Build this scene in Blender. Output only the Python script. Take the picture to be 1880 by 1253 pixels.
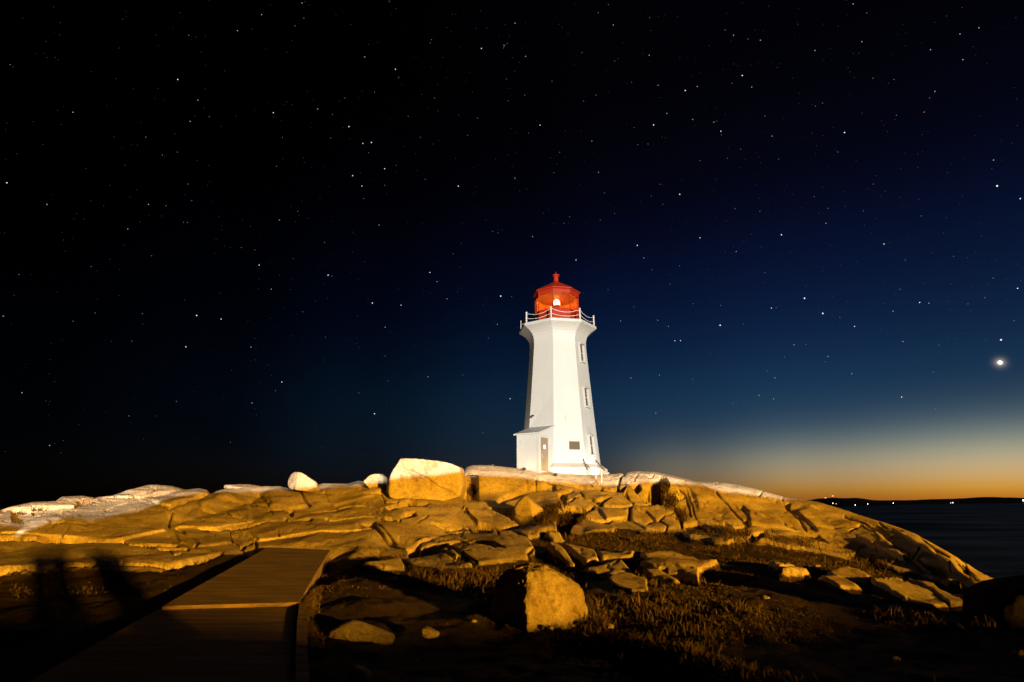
import bpy, math, random
import numpy as np
random.seed(7); rng = np.random.default_rng(7)
scene = bpy.context.scene
for o in list(bpy.data.objects): bpy.data.objects.remove(o)
C = scene.collection
R = math.radians

# ------------------------------------------------------------------ camera
CZ = 1.66                                    # camera height above the path
TH = R(15.77); F = 1044.4                    # pitch, focal length in photo pixels (1880 wide)
cd = bpy.data.cameras.new("camera"); cam = bpy.data.objects.new("camera", cd); C.objects.link(cam)
cd.sensor_width = 36; cd.lens = 20.0; cd.clip_start = .05; cd.clip_end = 60000
cam.location = (0, 0, CZ); cam.rotation_euler = (R(90)+TH, 0, 0)
scene.camera = cam
scene.render.resolution_x = 1024; scene.render.resolution_y = 682
scene.view_settings.view_transform = 'Standard'; scene.view_settings.look = 'None'
scene.view_settings.exposure = 0; scene.view_settings.gamma = 1
scene.render.engine = 'CYCLES'

def yc(py): return F*math.cos(TH) - (626.5-py)*math.sin(TH)
def zc(py): return F*math.sin(TH) + (626.5-py)*math.cos(TH)
def P(px, py, D):                            # world point seen at a pixel, D metres ahead
    return ((px-940)/yc(py)*D, D, CZ + zc(py)/yc(py)*D)

# ------------------------------------------------------------------ sky
w = bpy.data.worlds.new("World"); scene.world = w; w.use_nodes = True
nt = w.node_tree; nt.nodes.clear()
def N(t, typ, **kw):
    n = t.nodes.new(typ)
    for k, v in kw.items(): setattr(n, k, v)
    return n
def L(t, a, b): t.links.new(a, b)
def M(t, op, a, b=None, c=None, clamp=False):
    n = N(t, 'ShaderNodeMath', operation=op); n.use_clamp = clamp
    for i, v in enumerate((a, b, c)):
        if v is None: continue
        if isinstance(v, (int, float)): n.inputs[i].default_value = v
        else: L(t, v, n.inputs[i])
    return n.outputs[0]
def ramp(t, fac, stops, interp='LINEAR'):
    n = N(t, 'ShaderNodeValToRGB'); cr = n.color_ramp; cr.interpolation = interp
    while len(cr.elements) < len(stops): cr.elements.new(.5)
    for e, (p, c) in zip(cr.elements, stops):
        e.position = p; e.color = (c, c, c, 1) if isinstance(c, (int, float)) else (*c, 1)
    L(t, fac, n.inputs[0]); return n.outputs[0]
tc = N(nt, 'ShaderNodeTexCoord'); sp = N(nt, 'ShaderNodeSeparateXYZ'); L(nt, tc.outputs['Generated'], sp.inputs[0])
el = M(nt, 'MULTIPLY', M(nt, 'ARCSINE', sp.outputs[2]), 180/math.pi/40, clamp=True)
az = M(nt, 'ADD', M(nt, 'MULTIPLY', M(nt, 'ARCTAN2', sp.outputs[0], sp.outputs[1]), 180/math.pi/200), .5, clamp=True)
def A(d): return d/200+.5
warm = ramp(nt, el, [(0, (.43,.120,.001)), (.5/40, (.52,.18,.002)), (1.1/40, (.62,.29,.012)), (2.0/40, (.60,.36,.11)), (3.3/40, (.46,.39,.21)),
                     (4.9/40, (.165,.185,.135)), (6.6/40, (.036,.050,.046)), (8.4/40, (.008,.010,.008)), (10.5/40, (0,0,0))], 'B_SPLINE')
blue = ramp(nt, el, [(0, (.008,.010,.010)), (1.6/40, (.010,.016,.028)), (4.9/40, (.016,.038,.075)), (9/40, (.0105,.041,.094)), (13.2/40, (.0040,.0190,.060)),
                     (18.2/40, (.0024,.0085,.038)), (24/40, (.0018,.0034,.018)), (30/40, (.0010,.0013,.005)), (1, (.0005,.0006,.0012))], 'B_SPLINE')
aw = ramp(nt, az, [(A(-60), 0), (A(-15), .004), (A(0), .018), (A(8), .06), (A(17), .30), (A(27), .66), (A(41), 1), (A(60), 1.0), (A(85), .5)], 'EASE')
ab = ramp(nt, az, [(A(-60), .0), (A(-41), .012), (A(-28), .045), (A(-15), .17), (A(0), .44), (A(12), .80), (A(27), 1), (A(43), .9), (A(80), .4)], 'EASE')
def mulc(t, c, f):
    n = N(t, 'ShaderNodeVectorMath', operation='SCALE'); L(t, c, n.inputs[0])
    if isinstance(f, (int, float)): n.inputs[3].default_value = f
    else: L(t, f, n.inputs[3])
    return n.outputs[0]
def addc(t, a, b):
    n = N(t, 'ShaderNodeVectorMath', operation='ADD'); L(t, a, n.inputs[0]); L(t, b, n.inputs[1]); return n.outputs[0]
sky = addc(nt, mulc(nt, warm, aw), mulc(nt, blue, ab))
# aureole round the evening planet
v = P(1836, 666, 1); vl = math.sqrt(v[0]**2+v[1]**2+(v[2]-CZ)**2); VN = (v[0]/vl, v[1]/vl, (v[2]-CZ)/vl)
dt = N(nt, 'ShaderNodeVectorMath', operation='DISTANCE'); L(nt, tc.outputs['Generated'], dt.inputs[0]); dt.inputs[1].default_value = VN
au = M(nt, 'EXPONENT', M(nt, 'MULTIPLY', M(nt, 'POWER', M(nt, 'DIVIDE', dt.outputs['Value'], .0032), 1.2), -1))
hz = N(nt, 'ShaderNodeVectorMath', operation='SCALE'); hz.inputs[0].default_value = (.85, .70, .55); L(nt, au, hz.inputs[3])
sky = addc(nt, sky, hz.outputs[0])
bg = N(nt, 'ShaderNodeBackground'); L(nt, sky, bg.inputs[0]); bg.inputs[1].default_value = 1
wo = N(nt, 'ShaderNodeOutputWorld'); L(nt, bg.outputs[0], wo.inputs[0])

# ------------------------------------------------------------------ lights (lamps behind the photographer, fixtures are built below)
SOD = (75, -90, 8+CZ); WHT = (14.5, -57.6, 3+CZ)
def light(name, kind, loc, power, col, rad, target=None, size=None, blend=.1):
    l = bpy.data.lights.new(name, kind); l.energy = power; l.color = col; l.shadow_soft_size = rad
    if kind == 'SPOT': l.spot_size = size; l.spot_blend = blend
    o = bpy.data.objects.new(name, l); C.objects.link(o); o.location = loc
    if target is not None:
        from mathutils import Vector
        d = Vector(target)-Vector(loc); o.rotation_euler = d.to_track_quat('-Z', 'Y').to_euler()
    return o
# the sodium lamp is a cut-off luminaire: its beam is aimed down, its upper edge grazes the top of the rocks
def aim(loc, tgt, down):
    dx, dy = tgt[0]-loc[0], tgt[1]-loc[1]; h = math.hypot(dx, dy)
    return (loc[0]+dx, loc[1]+dy, loc[2]-h*math.tan(down))
SODP = 2.25e6; WHTP = 1.0e6
light("sodium_light", 'SPOT', SOD, SODP, (1, .45, .018), 1.0, aim(SOD, (-14, 28), R(45+1.62)), R(90), .006)
light("white_light", 'SPOT', WHT, WHTP, (1, .915, .77), .035, (3, 41, 7), R(50), .1)

# ------------------------------------------------------------------ tagging and mesh helpers
def tag(o, label=None, cat=None, group=None, kind=None):
    if label: o['label'] = label
    if cat: o['category'] = cat
    if group: o['group'] = group
    if kind: o['kind'] = kind
    return o
def mesh(name, verts, faces, mat=None, parent=None, smooth=False, loc=None):
    me = bpy.data.meshes.new(name); me.from_pydata([tuple(map(float, q)) for q in verts], [], faces); me.update()
    if smooth: me.polygons.foreach_set('use_smooth', [True]*len(me.polygons))
    o = bpy.data.objects.new(name, me); C.objects.link(o)
    if mat: me.materials.append(mat)
    if parent: o.parent = parent
    if loc: o.location = loc
    return o
def empty(name, loc=(0,0,0), rz=0):
    o = bpy.data.objects.new(name, None); C.objects.link(o); o.location = loc; o.rotation_euler = (0,0,rz); o.empty_display_size = .3
    return o
class MB:
    def __init__(s): s.v = []; s.f = []
    def add(s, v, f):
        n = len(s.v); s.v += [tuple(q) for q in v]; s.f += [tuple(i+n for i in q) for q in f]; return s
    def box(s, x0, x1, y0, y1, z0, z1, b=0):
        if b <= 0:
            v = [(x,y,z) for z in (z0,z1) for y in (y0,y1) for x in (x0,x1)]
            return s.add(v, [(0,2,3,1),(4,5,7,6),(0,1,5,4),(2,6,7,3),(0,4,6,2),(1,3,7,5)])
        # chamfered box
        rings = []
        for z, i in ((z0, b), (z0+b, 0), (z1-b, 0), (z1, b)):
            rings.append([(x0+i+b*(i==0), y0+i, z), (x1-i-b*(i==0), y0+i, z), (x1-i, y0+i+b*(i==0), z), (x1-i, y1-i-b*(i==0), z),
                          (x1-i-b*(i==0), y1-i, z), (x0+i+b*(i==0), y1-i, z), (x0+i, y1-i-b*(i==0), z), (x0+i, y0+i+b*(i==0), z)])
        v = [q for r in rings for q in r]; f = [tuple(range(7,-1,-1)), tuple(range(24,32))]
        for k in range(3):
            for j in range(8): f.append((k*8+j, k*8+(j+1)%8, k*8+8+(j+1)%8, k*8+8+j))
        return s.add(v, f)
    def tube(s, pts, r, n=10):
        from mathutils import Vector
        pts = [Vector(p) for p in pts]; rings = []
        for i, p in enumerate(pts):
            d = (pts[min(i+1, len(pts)-1)]-pts[max(i-1, 0)]).normalized()
            a = d.orthogonal().normalized() if abs(d.z) > .99 else d.cross(Vector((0,0,1))).normalized()
            b = d.cross(a); rr = r[i] if isinstance(r, (list, tuple)) else r
            rings.append([p+(a*math.cos(t)+b*math.sin(t))*rr for t in [2*math.pi*k/n for k in range(n)]])
        v = [q for g in rings for q in g]; f = []
        for k in range(len(pts)-1):
            for j in range(n): f.append((k*n+j, k*n+(j+1)%n, k*n+n+(j+1)%n, k*n+n+j))
        f.append(tuple(range(n-1,-1,-1))); f.append(tuple(range((len(pts)-1)*n, len(pts)*n)))
        return s.add(v, f)
    def lathe(s, prof, n=24, ph=0, cx=0, cy=0, cap=True):      # prof: (z, r)
        v = []; f = []
        for z, r in prof:
            for k in range(n):
                a = ph+2*math.pi*k/n; v.append((cx+r*math.sin(a), cy-r*math.cos(a), z))
        for i in range(len(prof)-1):
            for j in range(n): f.append((i*n+j, i*n+(j+1)%n, i*n+n+(j+1)%n, i*n+n+j))
        if cap: f.append(tuple(range(n-1,-1,-1))); f.append(tuple(range((len(prof)-1)*n, len(prof)*n)))
        return s.add(v, f)
    def xf(s, M4):
        from mathutils import Vector
        s.v = [tuple(M4 @ Vector(q)) for q in s.v]; return s
    def build(s, name, mat, parent=None, smooth=False): return mesh(name, s.v, s.f, mat, parent, smooth)

# ------------------------------------------------------------------ materials
def newmat(name):
    m = bpy.data.materials.new(name); m.use_nodes = True; t = m.node_tree
    return m, t, t.nodes['Principled BSDF']
def texc(t): return N(t, 'ShaderNodeTexCoord').outputs['Object']
def noise(t, vec, scale, detail=4, rough=.55, dist=0):
    n = N(t, 'ShaderNodeTexNoise'); L(t, vec, n.inputs['Vector']); n.inputs['Scale'].default_value = scale
    n.inputs['Detail'].default_value = detail; n.inputs['Roughness'].default_value = rough; n.inputs['Distortion'].default_value = dist
    return n.outputs['Fac']
def mix(t, f, a, b):
    n = N(t, 'ShaderNodeMix', data_type='RGBA')
    if isinstance(f, (int, float)): n.inputs[0].default_value = f
    else: L(t, f, n.inputs[0])
    for i, c in ((6, a), (7, b)):
        if isinstance(c, tuple): n.inputs[i].default_value = (*c, 1)
        else: L(t, c, n.inputs[i])
    return n.outputs[2]
def bump(t, b, h, strength, dist):
    n = N(t, 'ShaderNodeBump'); n.inputs['Strength'].default_value = strength; n.inputs['Distance'].default_value = dist
    L(t, h, n.inputs['Height']); L(t, n.outputs[0], b.inputs['Normal'])
def simple(name, col, rough=.6, metal=0, var=.12, sc=3, bs=.2, bd=.01):
    m, t, b = newmat(name); o = texc(t); n1 = noise(t, o, sc, 5)
    L(t, mix(t, n1, tuple(c*(1-var*1.6) for c in col), tuple(min(1, c*(1+var)) for c in col)), b.inputs['Base Color'])
    b.inputs['Roughness'].default_value = rough; b.inputs['Metallic'].default_value = metal
    bump(t, b, noise(t, o, sc*12, 3), bs, bd); return m
def emis(name, col, s, sample=True):
    m = bpy.data.materials.new(name); m.use_nodes = True; t = m.node_tree; t.nodes.clear()
    e = N(t, 'ShaderNodeEmission'); e.inputs[0].default_value = (*col, 1); e.inputs[1].default_value = s
    L(t, e.outputs[0], N(t, 'ShaderNodeOutputMaterial').inputs[0])
    if not sample: m.cycles.emission_sampling = 'NONE'
    return m
def rock_col(t, o, tone=1.0, sc=1.0):
    c = tuple(q*tone for q in (.52, .43, .30))
    big = noise(t, o, .35*sc, 5, .6, .6); mid = noise(t, o, 1.7*sc, 6, .65, .4); fine = noise(t, o, 22*sc, 4, .7)
    base = mix(t, ramp(t, big, [(.33, 0), (.66, 1)]), (c[0]*.62, c[1]*.56, c[2]*.5), tuple(q*1.15 for q in c))
    stain = ramp(t, mid, [(.30, 1), (.46, 0)])
    base = mix(t, M(t, 'MULTIPLY', stain, .75), base, (.17*tone, .085*tone, .04*tone))
    lich = ramp(t, noise(t, o, 4.2*sc, 6, .7, .8), [(.60, 0), (.72, 1)])
    base = mix(t, M(t, 'MULTIPLY', lich, .35), base, (.50*tone, .45*tone, .34*tone))
    strk = noise(t, o, 7*sc, 6, .75, 1.2); sp_ = M(t, 'MULTIPLY', ramp(t, fine, [(.33, .62), (.60, 1.12)]), ramp(t, strk, [(.36, .68), (.56, 1.08)]))
    return mulc(t, base, sp_)
def rock_mat(name, tone=1.0, sc=1.0, crack=True, bstr=.5):
    m, t, b = newmat(name); o = texc(t)
    L(t, rock_col(t, o, tone, sc), b.inputs['Base Color']); b.inputs['Roughness'].default_value = .92; b.inputs['Specular IOR Level'].default_value = .12
    h = M(t, 'ADD', noise(t, o, 3.2*sc, 6, .62), M(t, 'MULTIPLY', noise(t, o, 16*sc, 5, .75), .42))
    bump(t, b, h, bstr, .10); return m
M_rock = rock_mat("granite", 1.0)
M_shaderock = rock_mat("shade_toned_stone", .03, 1.5)  # near-black tone puts the boulder's shade into its colour
M_lump = rock_mat("coarse_granite", .80, 2.6, bstr=1.0)
# bedrock with soil where the 'soil' attribute says so; it also paints shade into the fissures
m, t, b = newmat("bedrock_and_turf"); M_ground = m; o = texc(t)
at = N(t, 'ShaderNodeAttribute', attribute_name='soil_and_shade'); s_ = M(t, 'ADD', at.outputs['Fac'], M(t, 'MULTIPLY', M(t, 'SUBTRACT', noise(t, o, 5, 5, .7), .5), .9))
sf = ramp(t, s_, [(.42, 0), (.58, 1)])
dirt_and_shade = mix(t, noise(t, o, 9, 6, .7), (.010, .006, .004), (.06, .036, .019))
L(t, mix(t, sf, rock_col(t, o, 1.0, 1.0), dirt_and_shade), b.inputs['Base Color']); b.inputs['Roughness'].default_value = .92; b.inputs['Specular IOR Level'].default_value = .12
h = M(t, 'ADD', noise(t, o, 3.0, 6, .62), M(t, 'MULTIPLY', noise(t, o, 16, 5, .75), .42))
h = M(t, 'ADD', h, M(t, 'MULTIPLY', M(t, 'MULTIPLY', noise(t, o, 14, 5, .7), sf), 1.6))
bump(t, b, h, .5, .10)

m, t, b = newmat("broom_finished_concrete"); M_path = m; o = texc(t)
mp = N(t, 'ShaderNodeMapping'); L(t, o, mp.inputs[0]); mp.inputs['Scale'].default_value = (.25, 2.4, 1)
str_ = noise(t, mp.outputs[0], 2.4, 5, .65)
L(t, mix(t, M(t, 'MULTIPLY', noise(t, o, 1.1, 5, .6), .55), mix(t, ramp(t, str_, [(.36, 0), (.64, 1)]), (.075,.045,.030), (.36,.24,.155)), (.13,.085,.055)), b.inputs['Base Color'])
b.inputs['Roughness'].default_value = .85; bump(t, b, M(t, 'ADD', str_, M(t, 'MULTIPLY', noise(t, o, 60, 2), .4)), .9, .012)

m, t, b = newmat("painted_render"); M_white = m; o = texc(t)
mp = N(t, 'ShaderNodeMapping'); L(t, o, mp.inputs[0]); mp.inputs['Scale'].default_value = (1.5, 1.5, .22)
st = ramp(t, noise(t, mp.outputs[0], 1.6, 6, .65, .3), [(.35, .965), (.6, 1)])
L(t, mulc(t, mix(t, noise(t, o, 1.1, 5), (.355,.35,.335), (.395,.39,.375)), st), b.inputs['Base Color'])
b.inputs['Roughness'].default_value = .62; bump(t, b, M(t, 'ADD', noise(t, o, 7, 5, .6), M(t, 'MULTIPLY', noise(t, o, 60, 2), .25)), .28, .03)
M_wood = simple("white_painted_wood", (.385,.38,.365), .55, 0, .05, 4)
M_red = simple("red_paint", (.27,.016,.003), .42, 0, .18, 2.5)
M_red.node_tree.nodes['Principled BSDF'].inputs['Specular IOR Level'].default_value = .2; M_red.node_tree.nodes['Principled BSDF'].inputs['Roughness'].default_value = .6
M_door = simple("tan_door_paint", (.19,.145,.095), .55, 0, .06, 3)
M_paper = simple("paper", (.85,.78,.72), .8, 0, .02)
M_metal = simple("galvanised_steel", (.45,.43,.40), .45, .7, .2, 8)
M_dark = simple("dark_metal", (.05,.045,.04), .5, .3, .3, 6)
M_bronze = simple("bronze", (.05,.03,.009), .6, .1, .25, 7)
M_glass_dark = simple("dark_window_glass", (.045,.034,.012), .35, 0, .3, 5, .05)
M_chain = simple("white_chain", (.6,.57,.53), .5, 0, .1, 9)
M_land = simple("far_land", (.03,.028,.02), .95, 0, .4, .01, 0)
M_timber = simple("weathered_timber", (.3,.23,.15), .8, 0, .2, 5)
m = bpy.data.materials.new("red_lantern_glass"); m.use_nodes = True; t = m.node_tree; t.nodes.clear(); M_pane = m
tr = N(t, 'ShaderNodeBsdfTransparent'); tr.inputs[0].default_value = (1, .50, .14, 1)
tl = N(t, 'ShaderNodeBsdfTranslucent'); tl.inputs[0].default_value = (1, .30, .03, 1)
gl = N(t, 'ShaderNodeBsdfGlossy'); gl.inputs['Roughness'].default_value = .08
m1 = N(t, 'ShaderNodeMixShader'); m1.inputs[0].default_value = .34; L(t, tr.outputs[0], m1.inputs[1]); L(t, tl.outputs[0], m1.inputs[2])
m2 = N(t, 'ShaderNodeMixShader'); m2.inputs[0].default_value = .07; L(t, m1.outputs[0], m2.inputs[1]); L(t, gl.outputs[0], m2.inputs[2])
L(t, m2.outputs[0], N(t, 'ShaderNodeOutputMaterial').inputs[0])

# ------------------------------------------------------------------ numeric noise
def _h(ix, iy, iz, seed):
    n = (ix.astype(np.int64)*374761393 + iy.astype(np.int64)*668265263 + iz.astype(np.int64)*2147483647 + seed*974634777) & 0xffffffff
    n = ((n ^ (n >> 13))*1274126177) & 0xffffffff; n = (n ^ (n >> 16)) & 0xffffff
    return n/float(0xffffff)
def vnoise(x, y, z, seed=0):
    ix, iy, iz = np.floor(x), np.floor(y), np.floor(z); fx, fy, fz = x-ix, y-iy, z-iz
    u, v_, w_ = [q*q*q*(q*(q*6-15)+10) for q in (fx, fy, fz)]; r = 0
    for a in (0,1):
        for b_ in (0,1):
            for c in (0,1):
                r = r + _h(ix+a, iy+b_, iz+c, seed)*(u if a else 1-u)*(v_ if b_ else 1-v_)*(w_ if c else 1-w_)
    return r*2-1
def fbm(x, y, z, oct=4, seed=0, gain=.5):
    r = 0; a = 1; s = 0
    for k in range(oct):
        r = r + a*vnoise(x*2**k+k*17.3, y*2**k-k*9.1, z*2**k+k*3.7, seed+k); s += a; a *= gain
    return r/s
def sstep(x): x = np.clip(x, 0, 1); return x*x*(3-2*x)
def seg_dist(X, Y, pts, closed=False):
    d = np.full(X.shape, 1e9); n = len(pts)
    for i in range(n if closed else n-1):
        (x0, y0), (x1, y1) = pts[i], pts[(i+1) % n]; dx, dy = x1-x0, y1-y0
        tt = np.clip(((X-x0)*dx+(Y-y0)*dy)/(dx*dx+dy*dy+1e-9), 0, 1)
        d = np.minimum(d, np.hypot(X-x0-tt*dx, Y-y0-tt*dy))
    return d
def inside(X, Y, pts):
    c = np.zeros(X.shape, bool); n = len(pts)
    for i in range(n):
        (x0, y0), (x1, y1) = pts[i], pts[(i+1) % n]
        if y0 == y1: continue
        c ^= ((y0 > Y) != (y1 > Y)) & (X < (x1-x0)*(Y-y0)/(y1-y0)+x0)
    return c
def sdf(X, Y, pts): d = seg_dist(X, Y, pts, True); return np.where(inside(X, Y, pts), d, -d)

TR = {5:(840,840,.2553), 4:(440,820,.2474), 6:(1280,820,.3456), 3:(0,820,.3456), 7:(1100,850,.2128), 8:(700,830,.1596), 0:(0,0,1)}
def tp(c, pts): ox, oy, k = TR[c]; return [(ox+x*k, oy+y*k) for x, y in pts]

# ------------------------------------------------------------------ the rock: survey tables (bearing column -> profile of height line and distance)
COL = {
 -700: [(975,18),(1010,15),(1070,11.5),(1120,9.8),(1253,6.1)],
 -300: [(955,20),(985,17.5),(1000,16.5),(1060,12),(1120,9.8),(1253,6.1)],
 0:    [(937,24),(950,23.3),(966,21.9),(985,20.7),(995,18.6),(1045,14.3),(1100,10.8),(1253,6.1)],
 150:  [(911,28),(928,27.2),(948,25.2),(985,21.4),(997,19),(1045,14.5),(1100,10.8),(1253,6.1)],
 300:  [(891,32),(905,31.4),(920,29.9),(945,26.2),(985,22),(1010,19),(1060,13.5),(1120,9.9),(1253,6.1)],
 450:  [(895,33),(907,32.5),(930,30.2),(960,26.5),(985,24),(1010,20.5),(1060,13.8),(1120,9.9),(1253,6.1)],
 600:  [(890,34),(902,33.5),(930,30.9),(960,27),(1000,22.5),(1015,20.3),(1050,14.6),(1110,10.2),(1253,6.1)],
 720:  [(896,34),(920,32),(960,27.5),(1000,23),(1020,20),(1050,15),(1110,10.2),(1253,6.1)],
 780:  [(880,36.5),(921,32.2),(960,27.5),(1000,22.5),(1040,16.8),(1090,12),(1253,6.1)],
 858:  [(857,36.8),(870,36.3),(914,35.3),(922,33.6),(960,28.6),(1000,22.5),(1040,16.8),(1090,12),(1253,6.1)],
 950:  [(860,36.6),(874,36.0),(912,35.1),(920,33.4),(960,28.8),(1000,22.5),(1040,17),(1090,12),(1253,6.1)],
 1050: [(872,36.8),(888,36.0),(912,33.5),(935,31),(960,28.5),(1000,22.8),(1040,17.2),(1090,12),(1253,6.1)],
 1145: [(869,37),(888,36.5),(893,35.2),(912,33.6),(935,31.2),(965,28.6),(990,24),(1040,17),(1090,12),(1253,6.1)],
 1210: [(868,37.4),(888,36.9),(925,34.4),(960,30.0),(985,25.5),(1040,17),(1090,12),(1253,6.1)],
 1300: [(886,37.4),(901,36.9),(930,35.0),(958,32),(985,27),(1010,21.5),(1040,17.2),(1090,12),(1253,6.1)],
 1400: [(903,37),(919,36.4),(950,33.9),(975,31),(1000,25.5),(1030,19),(1090,12.3),(1253,6.1)],
 1500: [(921,36),(934,35.4),(955,33.7),(980,31.6),(1005,28.5),(1020,24.5),(1045,19),(1090,13),(1253,6.1)],
 1600: [(953,32.6),(985,30.2),(1015,28.2),(1035,25.6),(1050,20),(1090,13.6),(1253,6.1)],
 1700: [(992,27.3),(1020,25.2),(1045,23.2),(1062,20.0),(1090,14.6),(1130,11.2),(1253,6.1)],
 1770: [(1036,22.8),(1055,21.2),(1075,19.2),(1100,14.5),(1140,11),(1253,6.1)],
 1830: [(1078,18.6),(1095,16.2),(1120,12.8),(1160,9.4),(1253,6.1)],
 2200: [(1095,16.5),(1120,12.8),(1160,9.4),(1253,6.1)],
 2900: [(1100,15),(1120,12.8),(1160,9.4),(1253,6.1)]}
SIL = [(-700,975),(-300,955),(-60,941),(0,937.5),(21,930.6),(59,922),(102,920),(114,911.8),(152,910.5),(174,914),(207,910.5),(235,901),(263,893.6),(287,891),
 (318,893.6),(340,900),(366,897),(380,900),(387,908),(397,902),(413,897.5),(440,896),(487,893),(514,893),(529,897),(560,897),(586,890.5),(593,888),(638,889),(658,883.5),
 (677,885),(702,888),(706,899),(716,910),(735,900),(780,880),(830,875),(848,876),(853,862),(858,857),(868,854),(900,854),(950,860),(1000,864),(1030,869.5),(1060,872),
 (1100,873),(1115,872),(1140,869.5),(1146,872),(1152,867.5),(1165,866),(1200,867),(1240,876),(1275,884.5),(1330,886),(1380,896),(1440,913),(1480,918),
 (1500,921),(1560,940),(1620,958.5),(1680,981),(1740,1015),(1780,1045),(1810,1068),(1832,1079),(2200,1095),(2900,1100)]
NS = 80
cols = sorted(COL); G = np.zeros((len(cols), NS))
sgrid = np.linspace(0, 1, NS)
for i, c in enumerate(cols):
    ys = np.array([q[0] for q in COL[c]], float); D = np.log([q[1] for q in COL[c]]); s = (ys-ys[0])/(1253-ys[0]); g = np.interp(sgrid, s, D)
    k = np.array([1,2,3,2,1])/9; gp = np.pad(g, 2, mode='edge'); g2 = np.convolve(gp, k, 'valid'); g2[0] = g[0]; g2[-1] = g[-1]; G[i] = g2
def ysil(px): return np.interp(px, [q[0] for q in SIL], [q[1] for q in SIL])
dense = np.arange(-720, 2921, 8.); GD = np.stack([np.interp(dense, cols, G[:, j]) for j in range(NS)], 1)
kk = np.exp(-(np.arange(-8, 9)*8/19.)**2/2); kk /= kk.sum(); GP = np.pad(GD, ((8, 8), (0, 0)), mode='edge'); GD = sum(kk[i]*GP[i:i+len(dense)] for i in range(17))
def baseD(px, s):
    px = np.asarray(px, float); s = np.clip(s, 0, 1)
    a = np.clip((px-dense[0])/8., 0, len(dense)-1.001); i = a.astype(int); u = a-i
    q = s*(NS-1); j = np.clip(q.astype(int), 0, NS-2); w_ = q-j
    return np.exp((GD[i, j]*(1-w_)+GD[i, j+1]*w_)*(1-u)+(GD[i+1, j]*(1-w_)+GD[i+1, j+1]*w_)*u)
_yc = np.interp(dense, cols, [COL[c][0][0] for c in cols]); _yp = np.pad(_yc, 8, mode='edge'); _yc = sum(kk[i]*_yp[i:i+len(dense)] for i in range(17))
def ycol(px): return np.interp(px, dense, _yc)
def D_at(px, py):
    y0 = ycol(px); return baseD(px, (py-y0)/(1253-y0)) + np.maximum(y0-py, 0)*.05
def ground_at(px, py):
    return P(px, py, float(D_at(np.array(float(px)), np.array(float(py)))))

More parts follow.
